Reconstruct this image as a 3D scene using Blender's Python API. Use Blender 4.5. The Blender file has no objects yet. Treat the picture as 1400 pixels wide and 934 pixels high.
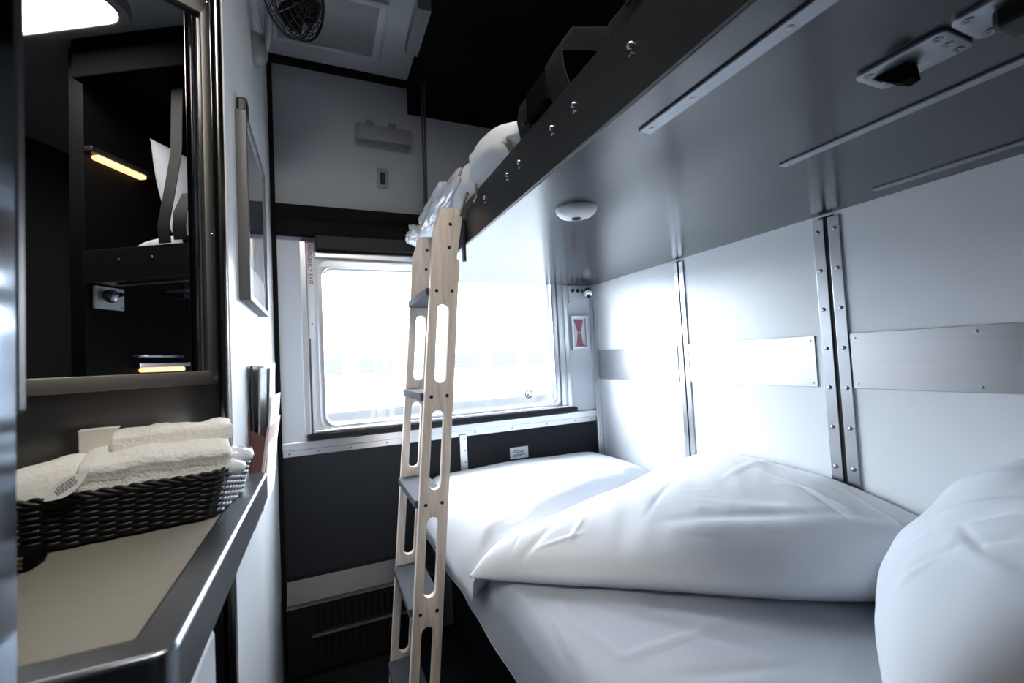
import bpy, bmesh, math, random
from mathutils import Vector, Matrix, Euler, noise
random.seed(7)
SC = bpy.context.scene
COL = SC.collection
PI = math.pi
V = Vector

# ------------------------------------------------------------------ materials
def mat(name, color=(.5, .5, .5), rough=.5, metal=0.0, bump=0.0, bscale=200.0, spec=.5, mottle=0.0, mscale=6.0,
        stretch=(1, 1, 1), rvar=0.0, coat=0.0, sheen=0.0, emit=None, estr=0.0, ior=1.5):
    m = bpy.data.materials.new(name); m.use_nodes = True
    nt = m.node_tree; b = nt.nodes['Principled BSDF']
    b.inputs['Base Color'].default_value = (*color, 1)
    b.inputs['Roughness'].default_value = rough
    b.inputs['Metallic'].default_value = metal
    b.inputs['Specular IOR Level'].default_value = spec
    b.inputs['IOR'].default_value = ior
    b.inputs['Coat Weight'].default_value = coat
    b.inputs['Sheen Weight'].default_value = sheen
    if emit:
        b.inputs['Emission Color'].default_value = (*emit, 1)
        b.inputs['Emission Strength'].default_value = estr
    tc = nt.nodes.new('ShaderNodeTexCoord')
    mp = nt.nodes.new('ShaderNodeMapping'); mp.inputs['Scale'].default_value = stretch
    nt.links.new(tc.outputs['Object'], mp.inputs['Vector'])
    if bump:
        n = nt.nodes.new('ShaderNodeTexNoise'); n.inputs['Scale'].default_value = bscale; n.inputs['Detail'].default_value = 4
        nt.links.new(mp.outputs[0], n.inputs['Vector'])
        bp = nt.nodes.new('ShaderNodeBump'); bp.inputs['Strength'].default_value = bump; bp.inputs['Distance'].default_value = .002
        nt.links.new(n.outputs['Fac'], bp.inputs['Height']); nt.links.new(bp.outputs[0], b.inputs['Normal'])
    if mottle or rvar:
        n = nt.nodes.new('ShaderNodeTexNoise'); n.inputs['Scale'].default_value = mscale; n.inputs['Detail'].default_value = 6
        nt.links.new(mp.outputs[0], n.inputs['Vector'])
        if mottle:
            r = nt.nodes.new('ShaderNodeValToRGB')
            r.color_ramp.elements[0].position = .3; r.color_ramp.elements[1].position = .7
            r.color_ramp.elements[0].color = (*[c * (1 - mottle) for c in color], 1)
            r.color_ramp.elements[1].color = (*[min(1, c * (1 + mottle)) for c in color], 1)
            nt.links.new(n.outputs['Fac'], r.inputs[0]); nt.links.new(r.outputs[0], b.inputs['Base Color'])
        if rvar:
            mr = nt.nodes.new('ShaderNodeMapRange')
            mr.inputs['To Min'].default_value = max(0, rough - rvar); mr.inputs['To Max'].default_value = rough + rvar
            nt.links.new(n.outputs['Fac'], mr.inputs['Value']); nt.links.new(mr.outputs[0], b.inputs['Roughness'])
    return m

M = {}
M['white'] = mat('white_laminate', (.74, .77, .81), .32, bump=.05, bscale=300, mottle=.015)
M['greywall'] = mat('grey_laminate', (.36, .38, .42), .45, bump=.08, bscale=350, mottle=.02)
M['ceiling'] = mat('ceiling_paint', (.40, .42, .45), .6, bump=.06, bscale=260, mottle=.02)
M['surround'] = mat('bounce_lit_pale_laminate', (.66, .70, .76), .4, bump=.05, bscale=300, mottle=.02)  # grey-blue, lighter than the upper wall to imitate bounce light by the window
M['pewter'] = mat('pewter_frame', (.11, .108, .11), .5, .2)
M['fitting'] = mat('grey_fitting_paint', (.22, .225, .24), .5, .2, mottle=.03)
M['hatch'] = mat('hatch_grey', (.22, .225, .245), .6, bump=.05, mottle=.03)
M['black'] = mat('black_panel', (.0025, .0025, .003), .8, spec=.05, mottle=.1)
M['bulk'] = mat('bulkhead_black', (.005, .005, .0055), .6, spec=.12, mottle=.08)
M['void'] = mat('black_cabinet_wood', (.008, .008, .009), .8, spec=.1, mottle=.1)
M['dark'] = mat('dark_partition', (.035, .035, .038), .45, mottle=.08)
M['blacktrim'] = mat('black_trim', (.007, .007, .008), .5, spec=.3, mottle=.08)
M['browntrim'] = mat('dark_brown_trim', (.006, .006, .0065), .75, spec=.12, mottle=.1)
M['carpet'] = mat('charcoal_carpet', (.024, .027, .032), .9, bump=.9, bscale=700, mottle=.25, mscale=220, spec=.2)
M['floor'] = mat('floor_carpet', (.010, .010, .012), .9, bump=.8, bscale=500, mottle=.25, mscale=160, spec=.15)
M['steel'] = mat('brushed_steel', (.30, .325, .36), .30, 1.0, bump=.012, bscale=160, stretch=(8, .2, 8), rvar=.05, mscale=60)
M['steelh'] = mat('brushed_steel_sheet', (.24, .235, .235), .30, 1.0, bump=.05, bscale=40, stretch=(.3, .3, 14), rvar=.05, mscale=20)
M['steelv'] = mat('brushed_steel_post', (.46, .48, .51), .27, 1.0)
M['post'] = mat('dark_steel_post', (.16, .155, .15), .22, 1.0)
M['jamb'] = mat('polished_steel_jamb', (.13, .155, .19), .10, 1.0)
M['frame'] = mat('mirror_frame_steel', (.19, .18, .172), .46, .85)
M['band'] = mat('scuffed_steel_band', (.55, .56, .58), .30, 1.0, bump=.04, bscale=30, stretch=(6, .25, 10), rvar=.06, mscale=10, mottle=.03)
M['alu'] = mat('satin_aluminium', (.72, .74, .77), .36, 1.0, bump=.03, bscale=120, rvar=.05)
M['aludull'] = mat('dull_aluminium', (.62, .65, .68), .5, .7, bump=.03, bscale=120, rvar=.05)
M['chrome'] = mat('chrome', (.80, .80, .82), .12, 1.0)
M['darkmetal'] = mat('dark_metal', (.04, .041, .045), .4, .8)
M['brass'] = mat('dull_brass', (.50, .38, .20), .3, 1.0)
M['berth'] = mat('berth_enamel', (.018, .022, .028), .20, spec=.42, rvar=.02, mscale=8, mottle=.05, ior=1.75)
M['fascia'] = mat('fascia_enamel', (.010, .011, .013), .36, .1, mottle=.06)
M['strip'] = mat('satin_strip', (.34, .36, .39), .40, .8, bump=.02, bscale=60)
M['sheet'] = mat('white_cotton', (.80, .82, .86), .85, bump=.10, bscale=900, spec=.25, sheen=.15)
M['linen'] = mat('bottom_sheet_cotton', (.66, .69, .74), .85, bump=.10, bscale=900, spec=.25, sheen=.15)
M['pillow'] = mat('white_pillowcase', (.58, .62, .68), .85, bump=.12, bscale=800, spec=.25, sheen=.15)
M['towel'] = mat('terry_towel', (.90, .88, .83), .95, bump=1.0, bscale=260, spec=.1, sheen=.3)
M['wicker'] = mat('black_wicker', (.004, .004, .004), .42, spec=.35, bump=.2, bscale=120, mottle=.2)
M['paper'] = mat('white_paper', (.80, .80, .78), .7, mottle=.01)
M['soapbox'] = mat('cream_card', (.70, .66, .60), .7, mottle=.02)
M['ink'] = mat('grey_ink', (.10, .11, .14), .7)
M['red'] = mat('faded_red_print', (.36, .13, .17), .5)
M['label'] = mat('label_white', (.72, .75, .78), .5)
M['leather'] = mat('red_brown_leather', (.13, .055, .045), .5, bump=.3, bscale=200, mottle=.15)
M['leatherlt'] = mat('worn_pink_leather', (.55, .42, .40), .5, bump=.2, bscale=200, mottle=.08)
M['mag'] = mat('dark_magazine', (.03, .03, .035), .3)
M['cover'] = mat('grey_magazine', (.35, .37, .40), .35, mottle=.4, mscale=25)
M['counter'] = mat('beige_laminate', (.235, .218, .185), .42, bump=.08, bscale=400, mottle=.04, mscale=90)
M['lightwarm'] = mat('warm_lamp_lens', (.9, .7, .5), .4, emit=(1, .50, .24), estr=4.0)
M['lens'] = mat('white_lens', (.75, .77, .80), .3)
M['panelamp'] = mat('ceiling_lamp_lens', (.9, .9, .88), .4, emit=(1, .955, .88), estr=30.0)
M['treadfelt'] = mat('charcoal_tread', (.055, .060, .072), .85, bump=.8, bscale=400, mottle=.2, mscale=150)
M['strap'] = mat('black_webbing', (.005, .005, .0055), .6, spec=.3, bump=.4, bscale=300)
M['plast'] = mat('clear_plastic_wrap', (.70, .72, .75), .18, spec=.6, coat=.5, bump=.4, bscale=60)
M['art'] = mat('dark_print', (.16, .18, .20), .12, mottle=.7, mscale=9, coat=1.0)
M['mount'] = mat('print_mount', (.62, .65, .68), .2, coat=1.0)
M['screw'] = mat('screw_metal', (.35, .35, .36), .3, 1.0)
M['trainwhite'] = mat('train_silver', (.26, .27, .285), .5, mottle=.03)
M['trainglass'] = mat('train_window', (.040, .043, .047), .5)
M['traindark'] = mat('train_skirt', (.036, .039, .043), .6, mottle=.25, mscale=2)
M['ground'] = mat('track_ballast', (.20, .21, .22), .9, mottle=.2, mscale=1.5)

def plywood():
    m = bpy.data.materials.new('birch_plywood'); m.use_nodes = True; nt = m.node_tree; b = nt.nodes['Principled BSDF']
    tc = nt.nodes.new('ShaderNodeTexCoord'); mp = nt.nodes.new('ShaderNodeMapping'); mp.inputs['Scale'].default_value = (26, 26, 2.2)
    n = nt.nodes.new('ShaderNodeTexNoise'); n.inputs['Scale'].default_value = 2.4; n.inputs['Detail'].default_value = 8; n.inputs['Distortion'].default_value = 1.2
    r = nt.nodes.new('ShaderNodeValToRGB')
    r.color_ramp.elements[0].position = .32; r.color_ramp.elements[0].color = (.62, .51, .44, 1)
    r.color_ramp.elements[1].position = .62; r.color_ramp.elements[1].color = (.78, .68, .60, 1)
    nt.links.new(tc.outputs['Object'], mp.inputs[0]); nt.links.new(mp.outputs[0], n.inputs['Vector'])
    nt.links.new(n.outputs['Fac'], r.inputs[0]); nt.links.new(r.outputs[0], b.inputs['Base Color'])
    b.inputs['Roughness'].default_value = .45
    return m
M['ply'] = plywood()
M['plyedge'] = mat('plywood_edge', (.78, .68, .58), .5, mottle=.06, mscale=40)

def glass():
    m = bpy.data.materials.new('window_glass'); m.use_nodes = True; nt = m.node_tree
    out = nt.nodes['Material Output']; nt.nodes.remove(nt.nodes['Principled BSDF'])
    t = nt.nodes.new('ShaderNodeBsdfTransparent'); t.inputs[0].default_value = (.94, .95, .96, 1)
    g = nt.nodes.new('ShaderNodeBsdfGlossy'); g.inputs['Roughness'].default_value = .02
    lw = nt.nodes.new('ShaderNodeLayerWeight'); lw.inputs[0].default_value = .5
    p5 = nt.nodes.new('ShaderNodeMath'); p5.operation = 'POWER'; p5.inputs[1].default_value = 5; nt.links.new(lw.outputs['Facing'], p5.inputs[0])
    f = nt.nodes.new('ShaderNodeMath'); f.operation = 'MULTIPLY_ADD'; f.inputs[1].default_value = .96; f.inputs[2].default_value = .04; nt.links.new(p5.outputs[0], f.inputs[0])
    x = nt.nodes.new('ShaderNodeMixShader')
    nt.links.new(f.outputs[0], x.inputs[0]); nt.links.new(t.outputs[0], x.inputs[1]); nt.links.new(g.outputs[0], x.inputs[2]); nt.links.new(x.outputs[0], out.inputs[0])
    return m
M['glass'] = glass()
def decal():
    m = bpy.data.materials.new('translucent_decal'); m.use_nodes = True; nt = m.node_tree
    out = nt.nodes['Material Output']; nt.nodes.remove(nt.nodes['Principled BSDF'])
    t = nt.nodes.new('ShaderNodeBsdfTransparent'); t.inputs[0].default_value = (.20, .205, .21, 1)
    d = nt.nodes.new('ShaderNodeBsdfTranslucent'); d.inputs[0].default_value = (.10, .10, .10, 1)
    x = nt.nodes.new('ShaderNodeMixShader'); x.inputs[0].default_value = .4
    nt.links.new(t.outputs[0], x.inputs[1]); nt.links.new(d.outputs[0], x.inputs[2]); nt.links.new(x.outputs[0], out.inputs[0])
    return m
M['decal'] = decal()
M['decalclear'] = decal(); M['decalclear'].node_tree.nodes['Transparent BSDF'].inputs[0].default_value = (.80, .81, .82, 1); M['decalclear'].node_tree.nodes['Mix Shader'].inputs[0].default_value = .15
def mirror_mat():
    m = mat('mirror_silver', (.46, .46, .47), .012, 1.0)
    return m
M['mirror'] = mirror_mat()

# ------------------------------------------------------------------ mesh helpers
def finish(name, bm, m, parent=None, smooth=None, bevel=0, segs=2, keep=False):
    if bevel:
        bmesh.ops.remove_doubles(bm, verts=bm.verts, dist=1e-6)
        es = [e for e in bm.edges if len(e.link_faces) == 2 and e.calc_face_angle(0) > .6]
        bmesh.ops.bevel(bm, geom=es, offset=bevel, segments=segs, profile=.5, affect='EDGES', clamp_overlap=True)
    me = bpy.data.meshes.new(name)
    bm.normal_update(); bm.to_mesh(me); bm.free()
    o = bpy.data.objects.new(name, me); COL.objects.link(o)
    me.materials.append(M[m] if isinstance(m, str) else m)
    if smooth is not None:
        me.polygons.foreach_set('use_smooth', [True] * len(me.polygons))
        if smooth < 180:
            me.set_sharp_from_angle(angle=math.radians(smooth))
    if parent:
        o.parent = parent
    return o

def base(name, loc, label=None, cat=None, group=None, kind=None, rot=(0, 0, 0)):
    o = bpy.data.objects.new(name, None); COL.objects.link(o); o.empty_display_size = .05
    o.location = loc; o.rotation_euler = rot
    tag(o, label, cat, group, kind)
    return o
def tag(o, label=None, cat=None, group=None, kind=None):
    if label: o['label'] = label
    if cat: o['category'] = cat
    if group: o['group'] = group
    if kind: o['kind'] = kind
    return o
def struct(o):
    o['kind'] = 'structure'; return o

def box(bm, lo, hi, mtx=None):
    r = bmesh.ops.create_cube(bm, size=1)
    s = V(hi) - V(lo); c = (V(hi) + V(lo)) / 2
    for v in r['verts']:
        v.co = V((v.co.x * s.x, v.co.y * s.y, v.co.z * s.z)) + c
        if mtx: v.co = mtx @ v.co
    return r['verts']
def B(*boxes):
    bm = bmesh.new()
    for lo, hi in boxes: box(bm, lo, hi)
    return bm
def cyl(bm, p0, p1, r0, r1=None, n=20):
    p0, p1 = V(p0), V(p1); d = p1 - p0
    r = bmesh.ops.create_cone(bm, cap_ends=True, segments=n, radius1=r0, radius2=r0 if r1 is None else r1, depth=d.length)
    q = d.to_track_quat('Z', 'Y').to_matrix().to_4x4(); q.translation = (p0 + p1) / 2
    for v in r['verts']: v.co = q @ v.co
    return r['verts']
def tube(bm, pts, r, n=8, closed=False):
    pts = [V(p) for p in pts]; N = len(pts); rings = []
    up = V((0, 0, 1)); prev = None
    for i, p in enumerate(pts):
        a = pts[(i - 1) % N] if (closed or i) else p; b = pts[(i + 1) % N] if (closed or i < N - 1) else p
        t = (b - a).normalized()
        if prev is None:
            x = t.cross(up)
            if x.length < .05: x = t.cross(V((1, 0, 0)))
        else:
            x = prev - t * prev.dot(t)
        x.normalize(); prev = x; y = t.cross(x)
        rr = r[i] if isinstance(r, (list, tuple)) else r
        rings.append([bm.verts.new(p + (x * math.cos(k * 2 * PI / n) + y * math.sin(k * 2 * PI / n)) * rr) for k in range(n)])
    for i in range(N if closed else N - 1):
        A, Bq = rings[i], rings[(i + 1) % N]
        for k in range(n):
            bm.faces.new((A[k], A[(k + 1) % n], Bq[(k + 1) % n], Bq[k]))
    if not closed:
        bm.faces.new(rings[0][::-1]); bm.faces.new(rings[-1])
def lathe(bm, prof, mtx, n=32):
    rings = []
    for r, z in prof:
        if r < 1e-6: rings.append([bm.verts.new(mtx @ V((0, 0, z)))])
        else: rings.append([bm.verts.new(mtx @ V((r * math.cos(2 * PI * k / n), r * math.sin(2 * PI * k / n), z))) for k in range(n)])
    for A, Bq in zip(rings, rings[1:]):
        for k in range(n):
            k2 = (k + 1) % n
            if len(A) == 1 and len(Bq) == 1: continue
            if len(A) == 1: bm.faces.new((A[0], Bq[k], Bq[k2]))
            elif len(Bq) == 1: bm.faces.new((A[k], A[k2], Bq[0]))
            else: bm.faces.new((A[k], A[k2], Bq[k2], Bq[k]))
    bmesh.ops.recalc_face_normals(bm, faces=bm.faces)
def look(p, d, up=(0, 0, 1)):
    q = V(d).to_track_quat('Z', 'Y').to_matrix().to_4x4(); q.translation = V(p); return q
def slot(cx, cy, w, h, ang=0, n=8):
    """stadium outline, w wide and h long"""
    r = w / 2; L = h / 2 - r; pts = []
    for k in range(n + 1): a = PI * k / n; pts.append((r * math.cos(a), L + r * math.sin(a)))
    for k in range(n + 1): a = PI + PI * k / n; pts.append((r * math.cos(a), -L + r * math.sin(a)))
    c, s = math.cos(ang), math.sin(ang)
    return [(cx + x * c - y * s, cy + x * s + y * c) for x, y in pts]
def rrect(x0, y0, x1, y1, r, n=6):
    pts = []
    for cx, cy, a0 in ((x1 - r, y1 - r, 0), (x0 + r, y1 - r, PI / 2), (x0 + r, y0 + r, PI), (x1 - r, y0 + r, 1.5 * PI)):
        for k in range(n + 1):
            a = a0 + PI / 2 * k / n; pts.append((cx + r * math.cos(a), cy + r * math.sin(a)))
    return pts
def plate(name, outline, holes, depth, mtx, m, parent=None, bevel=0.0, smooth=30):
    """flat plate with holes: 2D outline in local XY, thickness depth centred on 0, placed by mtx"""
    cu = bpy.data.curves.new('tmp_curve', 'CURVE'); cu.dimensions = '2D'; cu.fill_mode = 'BOTH'
    cu.extrude = max(depth / 2 - bevel, 1e-5); cu.bevel_depth = bevel; cu.bevel_resolution = 1; cu.offset = -bevel
    for loop in [outline] + list(holes):
        s = cu.splines.new('POLY'); s.points.add(len(loop) - 1); s.use_cyclic_u = True
        for p, q in zip(s.points, loop): p.co = (q[0], q[1], 0, 1)
    t = bpy.data.objects.new('tmp_curve', cu); COL.objects.link(t)
    bpy.context.view_layer.update()
    me = bpy.data.meshes.new_from_object(t.evaluated_get(bpy.context.evaluated_depsgraph_get()))
    bpy.data.objects.remove(t); bpy.data.curves.remove(cu)
    me.transform(mtx); me.name = name
    bm = bmesh.new(); bm.from_mesh(me); bpy.data.meshes.remove(me)
    bmesh.ops.remove_doubles(bm, verts=bm.verts, dist=1e-6)
    bmesh.ops.recalc_face_normals(bm, faces=bm.faces)
    return finish(name, bm, m, parent, smooth)
def axes(o, x, y, z):
    m = Matrix.Identity(4)
    for i, a in enumerate((x, y, z)):
        for r in range(3): m[r][i] = a[r]
    m.translation = V(o); return m
def text(name, body, size, mtx, m, parent, depth=.0006, align='CENTER'):
    cu = bpy.data.curves.new('tmp_text', 'FONT'); cu.body = body; cu.size = size; cu.extrude = depth / 2; cu.offset = size * .03
    cu.align_x = align; cu.align_y = 'CENTER'
    t = bpy.data.objects.new('tmp_text', cu); COL.objects.link(t); bpy.context.view_layer.update()
    me = bpy.data.meshes.new_from_object(t.evaluated_get(bpy.context.evaluated_depsgraph_get()))
    bpy.data.objects.remove(t); bpy.data.curves.remove(cu)
    me.transform(mtx); me.name = name
    o = bpy.data.objects.new(name, me); COL.objects.link(o); me.materials.clear(); me.materials.append(M[m]); o.parent = parent
    return o
def screwhead(bm, p, d, r=.004, h=.0015, n=14):
    d = V(d).normalized(); p = V(p)
    lathe(bm, [(r, 0), (r * .95, h * .6), (r * .6, h), (0, h * 1.1)], look(p, d), n)
def grid(f, nu, nv, bm=None, closed_u=False):
    bm = bm or bmesh.new()
    vs = [[bm.verts.new(f(i / nu, j / nv)) for j in range(nv + 1)] for i in range(nu + (0 if closed_u else 1))]
    for i in range(nu):
        i2 = (i + 1) % len(vs)
        for j in range(nv): bm.faces.new((vs[i][j], vs[i2][j], vs[i2][j + 1], vs[i][j + 1]))
    return bm
def sstep(a, b, x):
    t = min(1, max(0, (x - a) / (b - a))); return t * t * (3 - 2 * t)
def lerp(a, b, t): return a + (b - a) * t
def interp(tab, x):
    if x <= tab[0][0]: return tab[0][1]
    for i in range(len(tab) - 1):
        (a, va), (b, vb) = tab[i], tab[i + 1]
        if x <= b:
            t = (x - a) / (b - a); h = b - a
            ma = (vb - tab[i - 1][1]) / (b - tab[i - 1][0]) if i else (vb - va) / h
            mb = (tab[i + 2][1] - va) / (tab[i + 2][0] - a) if i + 2 < len(tab) else (vb - va) / h
            return (2 * t ** 3 - 3 * t * t + 1) * va + (t ** 3 - 2 * t * t + t) * h * ma + (3 * t * t - 2 * t ** 3) * vb + (t ** 3 - t * t) * h * mb
    return tab[-1][1]
def crease(x, y, a, b, w):
    a, b, p = V(a), V(b), V((x, y)); d = b - a
    t = max(0, min(1, (p - a).dot(d) / d.dot(d))); q = (p - a - d * t).length
    return math.exp(-(q / w) ** 2) * math.sin(PI * (0.12 + .76 * t))

X0, X1, YB, ZC = -.16, 1.29, 1.90, 2.36       # left wall, right wall, window wall, ceiling
# ------------------------------------------------------------------ room shell
struct(finish('floor', B(((-.80, -.90, -.06), (1.36, 1.97, 0))), 'floor'))
struct(finish('ceiling', B(((-.80, -.90, ZC), (1.36, 1.97, ZC + .06))), 'ceiling'))
struct(finish('wall_left', B(((-.168, 1.0, 0), (X0, 1.13, ZC)), ((-.20, 1.13, 0), (X0, YB, ZC))), 'white'))
struct(finish('wall_right', B(((X1, -.90, 0), (X1 + .06, 1.97, ZC))), 'white'))
WX0, WX1, WZ0, WZ1 = -.003, 1.045, .884, 1.535      # window opening
struct(plate('wall_back', [(X0 - .04, 0), (X1, 0), (X1, ZC), (X0 - .04, ZC)], [rrect(WX0, WZ0, WX1, WZ1, .05)], .07,
             axes((0, YB + .035, 0), (1, 0, 0), (0, 0, 1), (0, -1, 0)), 'greywall'))
# bulkhead behind the berths and the rest of the entry
struct(finish('wall_front', B(((.420, -.01, 0), (X1, .05, ZC))), 'bulk', bevel=.002))
struct(finish('wall_entry', B(((-.80, -.90, 0), (X1, -.84, ZC))), 'dark'))
struct(finish('wall_alcove', B(((-.80, -.84, 0), (-.75, 1.0, ZC))), 'dark'))
# diagonal wall behind the counter
DX, DY = .86, .51; dl = math.hypot(DX, DY); DX /= dl; DY /= dl
DN = V((DY, -DX, 0)); DU = V((DX, DY, 0)); DP = V((-.1728, 1.0692, 0))
DM = axes(DP, DU, (0, 0, 1), DN)                    # local: x along the wall (negative = leftwards), y up, z out
bm = bmesh.new(); box(bm, (-.68, 0, -.03), (.0, ZC, -.004), DM)
struct(finish('wall_diagonal', bm, 'dark'))
# soffit over the upper berth
struct(finish('trim_1', B(((.38, .05, 2.215), (X1, YB, ZC))), 'black', bevel=.004))
# wall trim: ceiling moulding, corner strips, valance, rails
struct(finish('trim_2', B(((X0, YB - .018, ZC - .03), (.38, YB, ZC))), 'browntrim', bevel=.003))
struct(finish('trim_3', B(((X0, YB - .02, 0), (X0 + .016, YB, ZC - .03))), 'browntrim', bevel=.003))
struct(finish('trim_4', B(((X0 + .016, YB - .05, 1.642), (.46, YB, 1.70)), ((X0 + .016, YB - .035, 1.70), (.46, YB, 1.762))), 'browntrim', bevel=.004))
bm = B(((X0 + .016, YB - .012, .79), (X1 - .03, YB, .845)), ((X0 + .016, YB - .022, .815), (X1 - .03, YB - .012, .845)))
struct(finish('trim_5', bm, 'alu', bevel=.002))
struct(finish('trim_6', B(((-.055, YB - .05, .853), (1.135, YB, .873))), 'blacktrim', bevel=.003))
struct(finish('trim_7', B(((X0 + .016, YB - .01, .34), (X1, YB, .79))), 'carpet'))
bm = B(((1.262, YB - .02, .1), (X1, YB, 1.475)), ((1.272, YB - .032, .1), (X1, YB - .02, 1.475)))
struct(finish('trim_8', bm, 'alu', bevel=.002))
bm = B(((.545, YB - .018, .56), (.578, YB - .01, .80)))
t9 = struct(finish('trim_9', bm, 'alu', bevel=.002))
for k in range(3):
    b2 = bmesh.new(); screwhead(b2, (.569, YB - .018, .78 - .05 * k), (0, -1, 0), .004); finish('screw', b2, 'screw', t9, 40)
# screws along the aluminium rail
rail = bpy.data.objects['trim_5']
for k, x in enumerate((-.12, -.02, .10, .24, .62, .80, .98, 1.14, 1.235)):
    b2 = bmesh.new(); screwhead(b2, (x, YB - .012, .803), (0, -1, 0), .0045); finish('screw', b2, 'screw', rail, 40)

struct(finish('trim_20', B(((X0 + .016, YB - .004, .845), (-.060, YB, 1.642)), ((1.120, YB - .004, .845), (1.262, YB, 1.475))), 'surround'))  # panels beside the window, stronger bounce light put into their colour
# right wall: horizontal steel bands between double vertical strips
n = 21
def vstrip(x, y, z0, z1, w):
    global n
    o = struct(finish('trim_%d' % n, B(((X1 - .006, y - w / 2, z0), (X1, y + w / 2, z1))), 'steelv', bevel=.0015)); n += 1
    return o
for yc, two in ((1.30, True), (.752, True), (.20, True)):
    gap = .036 if yc < 1.2 else .025
    w = .030 if yc < 1.2 else .022
    g = struct(finish('trim_%d' % n, B(((X1 - .0025, yc - gap / 2, .3), (X1, yc + gap / 2, 1.47))), 'blacktrim')); n += 1
    for s in (-1, 1):
        o = vstrip(X1, yc + s * gap / 2 + s * .002, .3, 1.465, w)
        if yc > 1.2: continue
        for k in range(7):
            b2 = bmesh.new(); screwhead(b2, (X1 - .006, yc + s * (gap / 2 + .004), 1.43 - .108 * k), (-1, 0, 0), .0055, .003)
            finish('screw', b2, 'screw', o, 40)
for y0, y1 in ((1.335, 1.868), (.806, 1.278), (.12, .715)):
    o = struct(finish('trim_%d' % n, B(((X1 - .004, y0, .998), (X1, y1, 1.143))), 'band', bevel=.001)); n += 1
    for yy in (y0 + .012, (y0 + y1) / 2 + .05, y1 - .012):
        for zz in (1.010, 1.130):
            b2 = bmesh.new(); screwhead(b2, (X1 - .004, yy, zz), (-1, 0, 0), .0032, .001); finish('screw', b2, 'screw', o, 40)

# window
win = base('window_1', (.52, YB, .87), kind='structure')
def wplate(name, out, holes, y, d, m, bevel=.002):
    o = plate(name, out, holes, d, axes((0, y, 0), (1, 0, 0), (0, 0, 1), (0, -1, 0)), m, None, bevel)
    o.parent = win; o.matrix_parent_inverse = Matrix.Translation(-win.location); return o
wplate('window_frame', rrect(-.035, .868, 1.10, 1.580, .006), [rrect(.004, WZ0 + .006, WX1 - .008, WZ1 - .008, .045)], YB - .010, .020, 'aludull')
wplate('window_frame', rrect(-.008, .876, 1.055, 1.548, .05), [rrect(.012, WZ0 + .014, WX1 - .016, WZ1 - .016, .04)], YB - .024, .010, 'alu')
wplate('window_gasket', rrect(.002, WZ0 + .002, WX1 - .004, WZ1 - .004, .045), [rrect(.014, WZ0 + .014, WX1 - .018, WZ1 - .018, .038)], YB + .02, .012, 'aludull')
wplate('window_pane', rrect(.004, WZ0 + .004, WX1 - .006, WZ1 - .006, .045), [], YB + .035, .004, 'glass', 0)
for x in (1.062, -.066):
    o = finish('window_frame', B(((x, YB - .030, .868), (x + .024, YB, 1.62 if x < 0 else 1.475))), 'alu', None, bevel=.003)
    o.parent = win; o.matrix_parent_inverse = Matrix.Translation(-win.location)
o = finish('window_frame', B(((1.10, YB - .020, .868), (1.125, YB, 1.475))), 'alu', None, bevel=.003)
o.parent = win; o.matrix_parent_inverse = Matrix.Translation(-win.location)
o = finish('window_sill', B(((-.03, YB - .042, .873), (1.09, YB - .010, .886))), 'alu', None, bevel=.004)
o.parent = win; o.matrix_parent_inverse = Matrix.Translation(-win.location)
o = finish('window_frame', B(((-.012, YB - .034, 1.555), (1.09, YB - .006, 1.583))), 'alu', None, bevel=.004)
o.parent = win; o.matrix_parent_inverse = Matrix.Translation(-win.location)

# rolled blind in its black cassette over the window
bl = base('window_blind', (.30, YB, 1.585), 'black rolled-up blind in its cassette along the top of the window', 'blind')
bm = B(((-.308, -.058, 0), (.78, -.038, .058)))
finish('cassette', bm, 'blacktrim', bl, bevel=.006)
bm = bmesh.new(); cyl(bm, (-.305, -.045, .004), (.77, -.045, .004), .010); finish('bottom_bar', bm, 'black', bl, 40)

# emergency label on the frame, in red
el = base('exit_label', (-.029, YB - .0205, 1.43), 'tall white strip label with red lettering on left window frame', 'label')
finish('backing', B(((-.0115, -.0015, -.19), (.0115, 0, .185))), 'label', el)
text('lettering', 'EMERGENCY EXIT', .021, axes((0, -.0018, .105), (0, 0, -1), (1, 0, 0), (0, -1, 0)), 'red', el)
bm = bmesh.new(); screwhead(bm, (.002, -.0015, -.135), (0, -1, 0), .004); finish('screw', bm, 'screw', el, 40)
st = base('window_sticker', (.914, YB + .0325, .948), 'small round sticker in the lower right corner of the window pane', 'sticker')
bm = bmesh.new(); lathe(bm, [(.021, 0), (.021, .0008), (.016, .0008), (.016, 0), (.021, 0)], look((0, 0, 0), (0, -1, 0)), 28); finish('ring', bm, 'decal', st, 30)
bm = bmesh.new(); cyl(bm, (0, 0, 0), (0, -.0006, 0), .016); finish('disc', bm, 'decalclear', st, 30)
bm = bmesh.new(); cyl(bm, (-.004, -.0006, -.003), (-.004, -.001, -.003), .004); cyl(bm, (.006, -.0006, .004), (.006, -.001, .004), .003); finish('print', bm, 'ink', st, 30)

# ------------------------------------------------------------------ outside
struct(finish('ground', B(((-60, 3, -1.6), (60, 60, -1.5))), 'ground'))
tr = base('passenger_train', (2, 17, -1.5), 'pale passenger train standing on the track outside the window', 'train')
bm = B(((-32, 0, .95), (32, 2.8, 4.2)))
finish('car_body', bm, 'trainwhite', tr, bevel=.25, segs=4)
finish('skirt', B(((-32, .05, .45), (32, 2.7, 1.0))), 'traindark', tr, bevel=.03)
for k in range(9):
    x = -7.6 + 1.72 * k
    if k == 2: continue
    finish('train_window', B(((x, -.02, 2.38), (x + 1.15, .05, 2.95))), 'trainglass', tr, bevel=.05)
for k in range(6):
    x = -9 + 3.4 * k
    bm = bmesh.new(); cyl(bm, (x, .3, .42), (x, .5, .42), .42, n=24); finish('wheel', bm, 'trainglass', tr, 30)

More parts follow.
